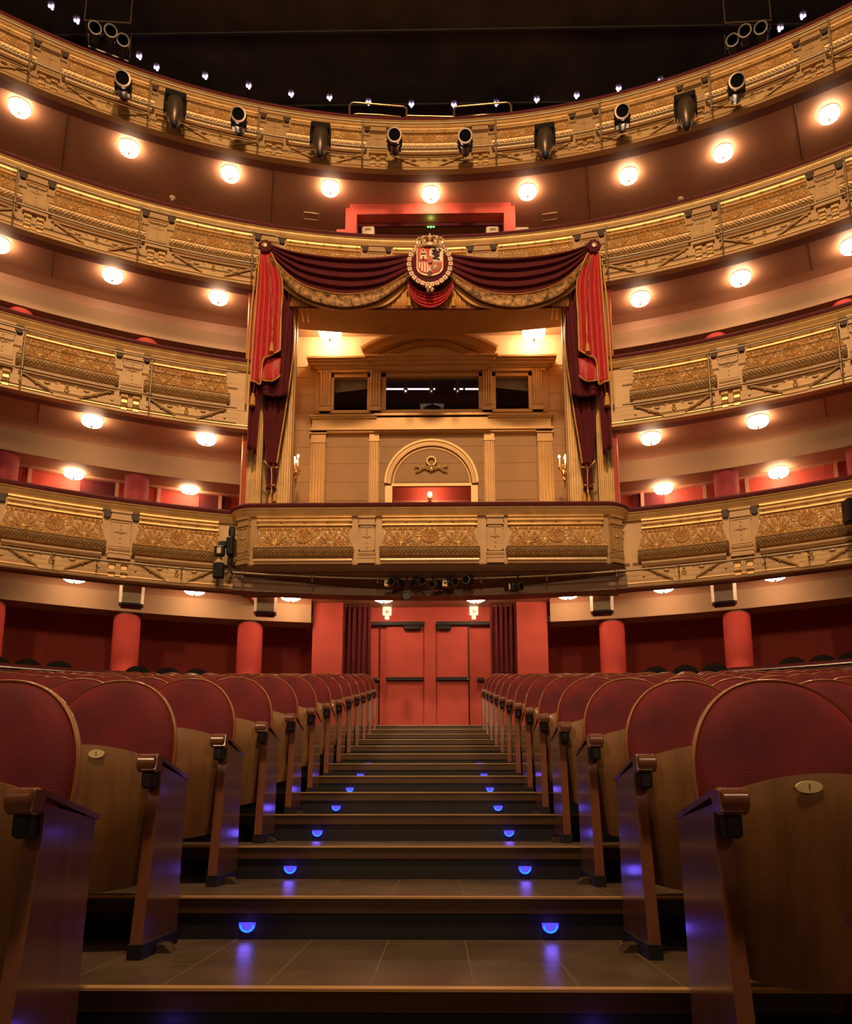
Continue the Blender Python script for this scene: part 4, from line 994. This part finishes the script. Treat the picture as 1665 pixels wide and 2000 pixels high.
# ================================================================== COAT OF ARMS
YA = 12.55
ca = P(840, 515, YA); S_ = (P(850, 515, YA).x - P(840, 515, YA).x) / 10 * 1.0; SZ = (P(840, 505, YA).z - P(840, 515, YA).z) / 10
coa = thing('coat_of_arms', 'crowned quartered coat of arms with collar in the middle of the swags', 'coat of arms', ca)
def A2(px, py, dy=0.0): return Vector(((px) * S_, dy, -(py) * SZ))     # px, py relative to (840,515)
def slab2(poly, d0, d1, name, m, par=None):
    b = MB(); b.loft([[A2(x, y, d) for x, y in poly] for d in (d0, d1)], True, True); o = b.build(name, m, None); o.parent = par or coa; return o
b = MB(); b.loft([[A2(37 * r * math.cos(t), 3 + 37 * r * math.sin(t), d) for t in [2 * PI * k / 36 for k in range(36)]] for r, d in ((1, .06), (1, .02), (.9, 0.0), (.1, -.01))], True, True)
o = b.build('red_cushion', velvet, None, 40); o.parent = coa
shield = lambda w, h0, h1: [(-w, h0), (w, h0), (w, h1 - 16)] + [(w * math.cos(t), h1 - 16 + 16 * math.sin(t)) for t in [PI * k / 16 for k in range(1, 16)]] + [(-w, h1 - 16)]
slab2(shield(26, -28, 27), -.05, .02, 'shield_rim', goldb)
slab2([(-24, -26), (-1, -26), (-1, 0), (-24, 0)], -.062, -.045, 'quarter', arms_red)
slab2([(1, -26), (24, -26), (24, 0), (1, 0)], -.062, -.045, 'quarter', arms_white)
slab2([(-24, 2), (-1, 2), (-1, 24), (-8, 23), (-18, 20), (-24, 11)], -.062, -.045, 'quarter', arms_red)
slab2([(1, 2), (24, 2), (24, 11), (18, 20), (8, 23), (1, 24)], -.062, -.045, 'quarter', arms_red)
b = MB()                                               # castle
for x0, x1, y0, y1 in ((-19, -6, -12, -3), (-17.5, -14, -19, -12), (-11, -7.5, -19, -12), (-14.5, -10.5, -22, -12), (-19.5, -5.5, -14, -11.5)):
    b.loft([[A2(x, y, d) for x, y in ((x0, y0), (x1, y0), (x1, y1), (x0, y1))] for d in (-.085, -.06)], True, True)
for k in range(3): b.loft([[A2(x, y, d) for x, y in ((-18 + k * 4.4, -24 if k == 1 else -21), (-16 + k * 4.4, -24 if k == 1 else -21), (-16 + k * 4.4, -18), (-18 + k * 4.4, -18))] for d in (-.085, -.06)], True, True)
o = b.build('castle_charge', goldb, None); o.parent = coa
slab2([(-14, -3), (-14, -7), (-12.5, -9), (-11, -7), (-11, -3)], -.09, -.08, 'castle_gate', arms_dark)
b = MB()                                               # rampant lion
b.tube([A2(8, -4, -.07), A2(11, -8, -.075), A2(13, -13, -.075), A2(12, -18, -.075)], .02, 8, rads=[.022, .028, .03, .026]); b.ball(A2(10.5, -21, -.075), .032, 8)
for pth in ([(12, -16), (7, -18), (5, -21)], [(12, -13), (7, -13), (4.5, -15)], [(9, -6), (5, -5), (4, -2.5)], [(11, -6), (15, -4), (19, -2.5)], [(13, -8), (18, -10), (18, -17), (21, -21), (17, -23)]):
    b.tube([A2(x, y, -.075) for x, y in pth], .012, 6, rads=[.018] + [.012] * (len(pth) - 1))
b.ball(A2(14, -17, -.07), .03, 8)
o = b.build('lion_charge', arms_dark, None, 60); o.parent = coa
b = MB()
for k in range(4): b.loft([[A2(x, y, d) for x, y in ((-21.5 + k * 5.3, 3), (-18.7 + k * 5.3, 3), (-18.7 + k * 5.3, (16, 20, 22, 23)[k]), (-21.5 + k * 5.3, (13, 19, 21.5, 22.5)[k]))] for d in (-.078, -.06)], True, True)
o = b.build('vertical_bars', goldb, None); o.parent = coa
b = MB()
for a in range(8): b.tube([A2(12, 11, -.07), A2(12 + 8.5 * math.cos(a * PI / 4), 11 + 7.5 * math.sin(a * PI / 4), -.07)], .008, 5)
for rr in (4, 8): b.tube([A2(12 + rr * math.cos(t), 11 + rr * .88 * math.sin(t), -.07) for t in [2 * PI * k / 16 for k in range(17)]], .008, 5)
o = b.build('chain_charge', goldb, None); o.parent = coa
slab2([(0, 8), (-4, 24), (0, 27), (4, 24)], -.08, -.055, 'base_point', arms_white); slab2([(0, 19), (-5, 24), (0, 26), (5, 24)], -.092, -.08, 'pomegranate', arms_dark)
b = MB(); b.loft([[A2(5 * r * math.cos(t), -1 + 6 * r * math.sin(t), d) for t in [2 * PI * k / 20 for k in range(20)]] for r, d in ((1, -.05), (1, -.095), (.7, -.10))], True, True); o = b.build('centre_oval', arms_red, None, 40); o.parent = coa
b = MB(); b.tube([A2(5 * math.cos(t), -1 + 6 * math.sin(t), -.095) for t in [2 * PI * k / 20 for k in range(21)]], .008, 5)
for dx, dy in ((-1.8, -3), (1.8, -3), (0, 1)): b.ball(A2(dx, dy - .5, -.10), .012, 6)
o = b.build('oval_rim', goldb, None); o.parent = coa
# crown
cr_ = MB()
for pth in ([(-22, -30), (-26, -40), (-16, -46), (-1, -47)], [(-12, -30), (-14, -40), (-8, -46), (0, -48)], [(0, -29), (0, -40), (0, -48)], [(12, -30), (14, -40), (8, -46), (0, -48)], [(22, -30), (26, -40), (16, -46), (1, -47)]):
    cr_.tube([A2(*interp(pth, k / 10), -.05 - .10 * math.sin(PI * min(1, k / 10 + .1)) * (1 - abs(pth[0][0]) / 30)) for k in range(11)], .014, 6)
    for k in range(1, 10, 2): cr_.ball(A2(*interp(pth, k / 10), -.065 - .10 * math.sin(PI * min(1, k / 10 + .1)) * (1 - abs(pth[0][0]) / 30)), .018, 6)
cr_.tube([A2(-24 + 4.8 * k, -30 + 1.6 * math.sin(PI * k / 10), -.04 - .08 * math.sin(PI * k / 10)) for k in range(11)], .026, 8)
cr_.tube([A2(-24 + 4.8 * k, -34 + 1.6 * math.sin(PI * k / 10), -.04 - .08 * math.sin(PI * k / 10)) for k in range(11)], .012, 8)
for k in range(5): cr_.ball(A2(-20 + 10 * k, -37, -.06 - .07 * math.sin(PI * k / 4)), .026, 8, (1, .6, 1.3))
cr_.ball(A2(0, -50, -.05), .026, 10); cr_.tube([A2(0, -51, -.05), A2(0, -56, -.05)], .009, 6); cr_.tube([A2(-2, -54, -.05), A2(2, -54, -.05)], .009, 6)
o = cr_.build('crown', goldb, None, 50); o.parent = coa
b = MB(); b.loft([[A2(x * r, -38 + y * r, d) for x, y in [(22 * math.cos(t), 9 * math.sin(t)) for t in [2 * PI * k / 24 for k in range(24)]]] for r, d in ((1, .0), (.9, -.03), (.3, -.05))], True, True); o = b.build('crown_lining', velvet, None, 50); o.parent = coa
# collar of links round the shield
for k in range(22):
    a = math.radians(-52 + 284 * k / 21); r_ = 40.5
    M = Matrix.Translation(A2(r_ * math.cos(a), 2 + r_ * math.sin(a), -.03)) @ Matrix.Rotation(a, 4, 'Y')
    b = MB().rbox(-.040, .040, -.02, .02, -.039, .039, .008, M); o = b.build('collar_link', goldb if k % 2 == 0 else arms_white, None); o.parent = coa
    b = MB(); b.rbox(-.016, .016, -.024, -.018, -.014, .014, .003, M); o = b.build('link_stone', arms_red, None); o.parent = coa
b = MB(); b.ball(A2(0, 50, -.05), .055, 12, (1, .6, .7)); b.ball(A2(-7, 48, -.05), .028, 8); b.ball(A2(6, 53, -.05), .026, 8)
for dx in (-5, -2, 3, 5): b.tube([A2(dx, 52, -.05), A2(dx, 58, -.05)], .010, 6)
b.tube([A2(0, 43, -.05), A2(0, 48, -.05)], .012, 6); o = b.build('fleece_pendant', goldb, None, 50); o.parent = coa
o = MB().tube([A2(0, -8, .02), A2(0, -8, .85)], .02, 6).build('fixing_bar', blackm, None); o.parent = coa

# ================================================================== CANDLE SCONCES
for s in (-1, 1):
    q = P(578 if s < 0 else 1102, 925, 14.5); sc_ = thing('candle_sconce', 'brass wall sconce with lit candles on the %s side of the royal box' % ('left' if s < 0 else 'right'), 'sconce', q, 0, 'candle sconces')
    sc_.scale = (1.35, 1.35, 1.35); light('sconce_glow', 'POINT', q + Vector((0, -.15, .25)), 5, (1, .5, .2), .06)
    b = MB()
    for k in range(9):
        a = k * .8; b.tube([(.02 * math.cos(a), 0, .03 * math.sin(a)), (.07 * math.cos(a), -.04, .09 * math.sin(a) + .02), (.05 * math.cos(a + .8), -.06, .12 * math.sin(a + .6))], .009, 5)
    b.ball((0, -.02, 0), .04, 10, (1, .6, 1.4)); b.tube([(0, 0, -.05), (.01, -.02, -.16), (0, -.03, -.24)], .012, 6, rads=[.02, .012, .005]); part(b, 'scrolled_body', brass, sc_, 50)
    for dx, dy, dz in ((-.07, -.06, .17), (.0, -.12, .12), (.03, -.02, .20), (-s * .10 * -1, -.10, .12), (.02, -.14, .06)):
        part(MB().tube([(dx, dy, dz - .11), (dx, dy, dz + .04)], .011, 8), 'candle', ivory, sc_, 50)
        part(MB().tube([(dx * .3, -.03, .0), (dx, dy, dz - .13), (dx, dy, dz - .11)], .008, 6, rads=[.010, .008, .024]), 'branch', brass, sc_, 50)
        part(MB().ball((dx, dy, dz + .062), .017, 8, (1, 1, 1.5)), 'flame', flame, sc_, 50)

# ================================================================== DOORS, VESTIBULE
YD = 15.25
def XD(u, y=YD): return P(u, 1300, y).x
def ZD(v, y=YD): return P(840, v, y).z
zf0 = tz(KMAX); zc_ = TIERS['A'][1] + .27
b = MB(); b.box(XD(668), XD(1012), YD + .02, YD + .2, zf0, zc_); dw = struct(b, 'wall_back', redwall)
MB().box(XD(829), XD(852), YD - .05, YD + .02, zf0, ZD(1214)).build('door_post', redwall, dw)
for s, (ua, ub), (uc, ud), ur, (ue, uf), n_ in ((-1, (755, 828), (724, 830), 742, (789, 823), 1), (1, (853, 918), (853, 960), 916, (854, 882), 2)):
    b = MB().box(XD(ua), XD(ub), YD - .03, YD + .02, zf0 + .01, ZD(1222)); dn = struct(b, 'door_%d' % n_, redwall); dn['label'] = 'red upholstered %s door leaf with black push bar' % ('left' if s < 0 else 'right')
    MB().box(XD(ua + 2), XD(ub - 2), YD - .055, YD - .03, zf0 + .02, ZD(1332)).build('lower_panel', redwall, dn)
    MB().rbox(XD(ua), XD(ub), YD - .11, YD - .04, ZD(1331), ZD(1324), .01).build('push_bar', blackm, dn)
    MB().rbox(XD(ue), XD(uf), YD - .13, YD - .04, ZD(1233), ZD(1223), .02).build('door_closer', blackg, dn)
    MB().rbox(XD(uc), XD(ud), YD - .10, YD - .02, ZD(1223), ZD(1216), .008).build('header_bar', blackm, dn)
    MB().tube([(XD(ur), YD - .07, zf0), (XD(ur), YD - .07, ZD(1221))], .012, 8).build('locking_rod', blackg, dn)
    MB().ball((XD(ur - 2), YD - .1, ZD(1328)), .02, 8).build('lock_knob', silver, dn)
    u0, u1 = ((725, 741) if s < 0 else (932, 946)); MB().rbox(XD(u0), XD(u1), YD - .09, YD + .02, ZD(1332), ZD(1325), .01).build('push_bar', blackm, dn)
    # exit sign
    uc_ = 755.5 if s < 0 else 927
    e = thing('exit_sign', 'small glowing exit sign with a lamp below, above the %s door' % ('left' if s < 0 else 'right'), 'exit sign', (XD(uc_), YD - .03, ZD(1194)), 0, 'exit signs over the doors')
    part(MB().rbox(-.085, .085, -.02, .04, -.085, .085, .01), 'light_box', exitm, e); part(MB().rbox(-.042, .042, -.02, .04, -.17, -.10, .01), 'small_lamp', exitm, e)
    pic = MB(); pic.box(-.045, .045, -.024, -.018, -.045, -.03); pic.box(-.02, -.005, -.024, -.018, -.03, .02); pic.box(.012, .03, -.024, -.018, -.03, .0); pic.box(-.03, .035, -.024, -.018, -.012, .0)
    part(pic, 'pictogram', satin, e)
for s, (ua, ub), (uc, ud) in ((-1, (609, 668), (668, 724)), (1, (1012, 1072), (960, 1013))):
    b = MB(); x0, x1 = sorted((XD(ua, 14.9), XD(ub, 14.9))); b.box(x0, x1, 14.9, 16.4, zf0, zc_); struct(b, 'wall_left' if s < 0 else 'wall_right', redwall)
    c_ = thing('door_curtain', 'dark red pleated curtain drawn open on the %s of the doors' % ('left' if s < 0 else 'right'), 'curtain', (XD((uc + ud) / 2), 15.0, zf0), 0, 'curtains beside the doors')
    xa, xb = sorted((XD(uc, 15.0), XD(ud, 15.0)))
    b = MB(); b.grid(lambda a, t: Vector((xa + (xb - xa) * (a + .015 * math.sin(t * 5 + a * 20)), 15.02 - .045 * math.sin(a * 2 * PI * 5.5 + .5 * math.sin(t * 3)), zf0 + .02 + (zc_ - zf0 - .03) * t)), 90, 12); b.build('pleated_cloth', velvet, c_, 60, .012)
    MB().tube([(xa, 15.02, zc_ - .04), (xb, 15.02, zc_ - .04)], .015, 8).build('curtain_rail', brass, c_)
# low parapet and dark chairs at the sides of the parquet
for s in (-1, 1):
    zp = PR(60, 1306, 12.95).z if s < 0 else PR(1620, 1297, 12.95).z
    b = MB(); b.arc([(12.95, .5), (13.03, .5), (13.03, zp), (12.95, zp)], s * 21.5, s * 46, 1, True, True)
    lp = thing('low_parapet', 'low dark red parapet closing the parquet seats on the %s' % ('left' if s < 0 else 'right'), 'parapet', pol(13, s * 28, 1.0), 0, 'low parapets at the sides')
    b.build('parapet_panel', browned, lp, 30)
    MB().arc([(12.90, zp), (13.08, zp), (13.08, zp + .05), (12.90, zp + .05)], s * 21.5, s * 46, 1, True, True).build('velvet_cap', velvet_rail, lp, 30)
    MB().arc([(12.89, zp - .02), (12.95, zp - .02), (12.95, zp), (12.89, zp)], s * 21.5, s * 46, 1, True, True).build('wooden_edge', woodr, lp, 30)
dk0 = thing('dark_chair', 'x', 'chair'); dkm = mat('black_fabric', (0.006, 0.005, 0.004), 0.95, 0, 0.1, spec=0.1); seat_parts(dk0, dkm, dkm, dkm, dkm)
first = True
for s, lst in ((-1, [(45, 1288), (102, 1292), (160, 1296), (303, 1305), (358, 1308), (412, 1310)]), (1, [(1256, 1306), (1310, 1303), (1364, 1300), (1505, 1289), (1560, 1285), (1613, 1280)])):
    for i, (u, v) in enumerate(lst):
        q = PR(u, v, 13.9); o = dk0 if first else copy_tree(dk0); first = False
        o.location = (q.x, q.y - .8, q.z - 1.0); o.rotation_euler = (0, 0, -math.atan2(q.x, q.y - CY))
        tag(o, 'black round-backed chair behind the last parquet row, %s half, %s from the left' % ('left' if s < 0 else 'right', ORD[i]), 'chair', 'dark chairs behind the parquet')

# ================================================================== STAGE LIGHTING AND SPEAKERS
def profile_spot(q, aim, label, sc=1.0, lens=blackg, name='profile_spotlight', group='barrel spotlights on the topmost pipe rail'):
    o = thing(name, label, 'spotlight', q, 0, group)
    d = Vector(aim).normalized(); rot = d.to_track_quat('Z', 'Y').to_matrix().to_4x4(); Sx = Matrix.Scale(sc, 4)
    M = rot @ Sx
    part(MB().lathe([(.05, -.48), (.075, -.47), (.08, -.30), (.115, -.26), (.12, -.05), (.105, -.04), (.105, .05), (.115, .06), (.115, .08), (.095, .08), (.09, .0)], 24, M, False), 'barrel', blackg, o, 40)
    part(MB().lathe([(.09, .055), (.09, .06), (.02, .068)], 24, M), 'lens', lens if lens is lensm else holem, o, 40)
    part(MB().lathe([(.093, .078), (.115, .08), (.118, .09), (.093, .092), (.093, .078)], 24, M, False), 'rim', domem, o, 40)
    part(MB().rbox(-.12, .12, -.10, .12, -.28, -.10, .02, M), 'lamp_house', blackg, o)
    top_ = Vector((0, .12, .18)) * sc
    b = MB(); b.tube([M @ Vector((.13, 0, -.15)), M @ Vector((.13, 0, -.15)) * .4 + top_ * .6, top_, M @ Vector((-.13, 0, -.15)) * .4 + top_ * .6, M @ Vector((-.13, 0, -.15))], .012 * sc, 6); b.ball(top_, .035 * sc, 8)
    part(b, 'yoke', blackg, o, 50)
    if 'under' in group: part(MB().tube([top_, (0, .14, 4.08 - q.z)], .012, 6), 'hanger', blackm, o)
    return o
def moving_head(q, label):
    o = thing('moving_head_spotlight', label, 'spotlight', q, -math.atan2(q.x, q.y - CY), 'moving spotlights on the topmost pipe rail')
    part(MB().lathe([(.10, .18), (.145, .15), (.155, .02), (.15, -.10), (.125, -.22), (.075, -.31)], 28), 'dome_housing', domem, o, 60)
    part(MB().lathe([(.078, -.30), (.07, -.35), (.045, -.375), (.01, -.38)], 20), 'nose_cap', blackm, o, 50)
    part(MB().rbox(-.18, .18, -.10, .12, .18, .30, .02), 'base_box', blackg, o)
    for s in (-1, 1):
        part(MB().rbox(s * .175 - .02, s * .175 + .02, -.06, .06, -.12, .20, .012), 'yoke_arm', blackg, o)
        part(MB().tube([(s * .07, .0, .29), (s * .07, .03, .37), (s * .07, .09, .39)], .018, 6), 'clamp', steel, o, 50)
    part(MB().tube([(-.15, 0, .10), (0, -.15, .12), (.15, 0, .10)], .012, 6), 'band', domem, o, 50)
    return o
for i, (u, v) in enumerate(((342, 212), (626, 272), (1065, 274), (1340, 216))):
    moving_head(PR(u, v, 12.45), 'pear-shaped black spotlight on the topmost balcony, %s of four from the left' % ORD[i])
for i, (u, v) in enumerate(((240, 158), (466, 228), (771, 268), (909, 270), (1216, 222), (1440, 163))):
    q = PR(u, v, 12.25); profile_spot(q, (-q.x * .8, -q.y, -4.5), 'black barrel-shaped spotlight on the topmost balcony, %s of six from the left' % ORD[i], 1.15)
profile_spot(PR(794, 1163, 12.5), (0.1, -1, -.28), 'small spotlight with greenish grey lens under the royal box', .66, lensm, group='spotlights under the royal box')
for i, (u, v, dx) in enumerate(((768, 1137, -.6), (822, 1135, .5), (846, 1142, -.4), (886, 1137, .6), (912, 1133, -.3), (1014, 1146, .9))):
    profile_spot(PR(u, v, 12.55), (dx, -1, -.1), 'small black spotlight in the cluster under the royal box, %s from the left' % ORD[i], .62, group='spotlights under the royal box')
for i, u in enumerate((1000, 757, 870)):
    q = PR(u, 1147 if i == 0 else 1140, 12.62); jb = thing('junction_box', 'small pale junction box on the pipe under the royal box, %s' % ('beside the rightmost spotlight', 'left of the spotlight cluster', 'amid the spotlights')[i], 'junction box', q, 0, 'junction boxes under the royal box')
    part(MB().rbox(-.055, .055, -.04, .04, -.06, .06, .01), 'case', steel, jb); part(MB().lathe([(.02, 0), (.02, .01), (.004, .012)], 12, Matrix.Translation((0, -.04, 0)) @ Matrix.Rotation(PI / 2, 4, 'X')), 'socket', blackm, jb)
# black fixtures by the left corner
q = PR(452, 1072, 12.6); o = thing('effect_projector', 'black projector hanging beside the left corner of the royal box', 'projector', q)
part(MB().rbox(-.07, .07, -.10, .10, -.14, .20, .03), 'body', blackg, o); part(MB().lathe([(.05, 0), (.06, .12), (.045, .2)], 16, Matrix.Translation((0, 0, .18))), 'cooling_tube', blackm, o, 40); part(MB().rbox(-.20, -.06, -.08, .04, .02, .12, .02), 'side_arm', blackm, o); part(MB().tube([(0, 0, -.14), (-.04, 0, -.30), (.05, 0, -.44)], .02, 6), 'cable', blackm, o)
q = PR(429, 1076, 12.5); o = thing('framed_lamp', 'small square black lamp with pale centre left of the projector', 'lamp', q)
part(MB().rbox(-.085, .085, -.03, .05, -.09, .09, .015), 'frame', blackg, o); part(MB().rbox(-.035, .035, -.045, -.02, -.055, .055, .008), 'pale_lens', ivory, o); part(MB().prism([(-.10, -.22), (.10, -.22), (0, -.12)], -.02, .02), 'bracket_plate', goldb, o)
q = PR(427, 1113, 12.5); o = thing('dimmer_pack', 'black rectangular box clamped on the lowest pipe left of the royal box', 'box', q)
part(MB().rbox(-.085, .085, -.05, .07, -.14, .12, .015), 'case', blackg, o); part(MB().tube([(0, 0, -.14), (.0, 0, -.26)], .02, 6), 'stem', blackm, o)
q = PR(1664, 995, 12.4); o = thing('side_loudspeaker', 'black loudspeaker cut off by the right edge of the photo', 'loudspeaker', q)
part(MB().rbox(-.09, .12, -.08, .12, -.20, .16, .02), 'cabinet', blackg, o); part(MB().box(-.02, .02, .0, .2, -.02, .02), 'bracket', blackm, o)
# loudspeakers under the lowest balcony
for i, (u, v) in enumerate(((256, 1184), (518, 1200), (1177, 1198), (1416, 1180))):
    q = PR(u, v, 13.75); o = thing('hanging_loudspeaker', 'silver-beige loudspeaker hanging under the lowest balcony, %s from the left' % ORD[i], 'loudspeaker', (q.x, q.y, q.z), -math.atan2(q.x, q.y - CY), 'loudspeakers under the lowest balcony')
    H_ = TIERS['A'][1] + .27 - q.z
    b = MB(); b.loft([[Vector((x * (1 + .04 * f), y, H_ * f + .02)) for x, y in ((-.15, -.16), (.15, -.16), (.20, -.10), (.20, .16), (-.20, .16), (-.20, -.10))] for f in (0, .97)], True, True); part(b, 'cabinet', ivory, o)
    part(MB().box(-.145, .145, -.172, -.16, .03, H_ * .95), 'grille', silver, o); part(MB().rbox(-.17, .17, -.15, .14, -.02, .02, .01), 'dark_port', blackm, o); part(MB().rbox(-.03, .03, -.168, -.158, .035, .055, .003), 'badge', blackg, o)
# smoke detectors and vents
for i, (u, v, z, ph) in enumerate(((337, 387, TIERS['D'][1], 'under the topmost balcony on the left'), (1330, 389, TIERS['D'][1], 'under the topmost balcony on the right'), (313, 619, TIERS['C'][1] - .02, 'under the second balcony on the left'), (1357, 616, TIERS['C'][1] - .02, 'under the second balcony on the right'), (282, 884, TIERS['B'][1] - .02, 'under the middle balcony on the left'), (1387, 881, TIERS['B'][1] - .02, 'under the middle balcony on the right'))):
    q = PZ(u, v, z + .04); o = thing('smoke_detector', 'small pale smoke detector on the ceiling %s' % ph, 'smoke detector', q, 0, 'smoke detectors')
    part(MB().lathe([(.055, .03), (.06, .0), (.05, -.02)], 18), 'base', ivory, o, 40); part(MB().lathe([(.03, -.02), (.035, -.045), (.02, -.06), (.004, -.06)], 14), 'sensor', ivory, o, 40)
for i, (u, v) in enumerate(((608, 422), (1074, 423))):
    q = PZ(u, v, TIERS['D'][1] + .055); o = thing('ceiling_vent', 'small rectangular ceiling vent %s the red booth under the topmost balcony' % ('left of' if i == 0 else 'right of'), 'vent', q, -math.atan2(q.x, q.y - CY), 'ceiling vents')
    b = MB()
    for a in ((-.16, .16, -.10, -.085), (-.16, .16, .085, .10), (-.16, -.145, -.10, .10), (.145, .16, -.10, .10)): b.box(a[0], a[1], a[2], a[3], -.012, .006)
    part(b, 'frame', ivory, o); part(MB().box(-.145, .145, -.085, .085, -.002, .006), 'grille', soffitm, o)
# projection booth behind the second balcony
zD = TIERS['D'][1] + .06
qb = PZ(840, 397, zD); yb = qb.y
bx = thing('projection_booth', 'bright red framed booth opening above the coat of arms', 'booth', (0, yb, 10.6))
xo0, xo1 = P(684, 400, yb).x, P(998, 400, yb).x; xi0, xi1 = P(697, 430, yb).x, P(985, 430, yb).x; zi = P(840, 417, yb).z
b = MB(); b.box(xo0, xo1, yb, yb + .25, zi, zD); b.box(xo0, xi0, yb, yb + .25, 10.2, zi); b.box(xi1, xo1, yb, yb + .25, 10.2, zi); b.box(xo0 - .1, xo0, yb + .1, yb + 1.2, 10.2, zD); b.box(xo1, xo1 + .1, yb + .1, yb + 1.2, 10.2, zD); b.build('red_frame', redwall, bx)
zs = P(660, 441, yb).z
b = MB(); b.box(xo0 - .28, xo0 - .1, yb + .1, yb + .4, 10.2, zs); b.box(xo1 + .1, xo1 + .28, yb + .1, yb + .4, 10.2, zs); b.build('side_block', redwall, bx)
b = MB(); b.box(xo0, xo1, yb + 1.2, yb + 1.3, 10.2, zD); b.box(xo0, xo1, yb + .25, yb + 1.2, zi + .25, zi + .3); b.build('dark_interior', roomdark, bx)
b = MB(); b.box(xi0, xi1, yb + .25, yb + .3, zi - .08, zi); b.build('inner_valance', velvet, bx)
q = P(842, 436, yb + .28); o = thing('emergency_light', 'green glowing emergency light inside the red booth', 'emergency light', q)
b = MB(); 
for k in range(9): a = PI + PI * k / 8; b.ball((.15 * math.cos(a), 0, .08 * math.sin(a)), .028, 8)
part(b, 'green_lenses', greenm, o, 60); part(MB().rbox(-.12, .12, .02, .06, .0, .04, .01), 'housing', blackm, o)
light('emergency_glow', 'POINT', q + Vector((0, -.15, -.05)), 1.2, (.15, 1, .2), .05)
for i, (u, v) in enumerate(((720, 456), (962, 456), (1020, 458))):
    q = P(u, v, yb + .3 if i < 2 else yb - .2); o = thing('equipment_case', 'small pale equipment case %s' % ('in the left corner of the red booth', 'in the right corner of the red booth', 'beside the red booth on the right')[i], 'case', (q.x, q.y, q.z - .1), 0, 'pale equipment cases by the booth')
    part(MB().rbox(-.13, .13, -.1, .1, -.1, .2, .02), 'case_body', ivory, o); part(MB().tube([(-.05, -.1, .1), (-.05, -.13, .1), (.05, -.13, .1), (.05, -.1, .1)], .008, 6), 'handle', blackm, o)
# brass guard rails on the topmost handrail
for s in (-1, 1):
    o = thing('guard_rail', 'bent brass guard rail standing on the topmost handrail, %s of centre' % ('left' if s < 0 else 'right'), 'guard rail', PR(740 if s < 0 else 942, 232, 12.97), 0, 'brass guard rails')
    m_ = (lambda u: u) if s < 0 else (lambda u: 1682 - u)
    b = MB(); b.tube([PR(m_(u), v, 12.97) for u, v in ((683, 228), (683, 207), (687, 201), (693, 200), (740, 204), (788, 208), (794, 211), (795, 216), (794, 236))], .020, 8); b.build('outer_hoop', brass, o, 60)
    b = MB(); b.tube([PR(m_(u), v, 12.97) for u, v in ((689, 228), (692, 223), (698, 222), (740, 224), (782, 228), (787, 232), (789, 237))], .014, 8); b.build('inner_hoop', brass, o, 60)
tag(MB().tube([PR(796, 226, 12.97), PR(841, 227, 12.97), PR(886, 228, 12.97)], .018, 8).build('centre_rail', brass, None, 60), 'straight brass bar between the two guard rails on the topmost balcony', 'rail')
# star bulbs of the dark upper ceiling
st0 = thing('star_light', 'x', 'small lamp'); b = MB()
for dx, dy in ((-.035, 0), (.035, 0), (0, .05)): b.ball((dx, dy, -.02), .028, 8)
b.v = [(x * .9, y * .9, z) for x, y, z in b.v]; part(b, 'bulbs', starm, st0, 60); part(MB().lathe([(.075, .04), (.085, .0), (.07, .0)], 16), 'holder', blackg, st0, 40)
first = True
for i, (u, v) in enumerate(((100, 10), (150, 38), (236, 86), (272, 108), (306, 130), (401, 147), (486, 166), (569, 182), (644, 189), (720, 198), (804, 202), (887, 203), (970, 200), (1049, 193), (1127, 185), (1209, 171), (1291, 156), (1380, 138), (1411, 122), (1525, 53), (1569, 29))):
    o = st0 if first else copy_tree(st0); first = False
    q = PZ(u, v, 14.5); o.location = q
    tag(o, 'tiny violet-white star lamp above the topmost balcony, %s from the left' % ORD[i], 'small lamp', 'star lamps on the dark ceiling')
# spotlight racks in the upper corners
for s in (-1, 1):
    o = thing('spotlight_rack', 'dark frame with spotlights above the topmost balcony, upper %s' % ('left' if s < 0 else 'right'), 'spotlight rack', PZ(212 if s < 0 else 1460, 70, 13.9), 0, 'spotlight racks in the upper corners')
    m_ = (lambda u: u) if s < 0 else (lambda u: 1672 - u)
    qs = [PZ(m_(u), v, 14.0) for u, v in ((165, 40), (255, 45), (252, 120), (172, 90))]
    MB().tube(qs + [qs[0]], .018, 6).build('frame', domem, o)
    for a in qs: MB().tube([a, a + Vector((0, 0, .6))], .014, 6).build('hanger', domem, o)
    for u, v in ((185, 60), (216, 66), (240, 84)):
        q = PZ(m_(u), v, 13.85); M = Matrix.Translation(q) @ Vector((-q.x, -q.y, -4)).normalized().to_track_quat('Z', 'Y').to_matrix().to_4x4()
        p_ = MB().lathe([(.05, -.3), (.08, -.28), (.085, -.1), (.11, -.05), (.11, .1), (.09, .1), (.08, .02)], 18, M, False).build('lamp_body', blackg, o, 40)
        MB().lathe([(.112, .08), (.116, .1), (.105, .105)], 18, M, False).build('lamp_rim', silver, p_, 40).location = (0, 0, 0)
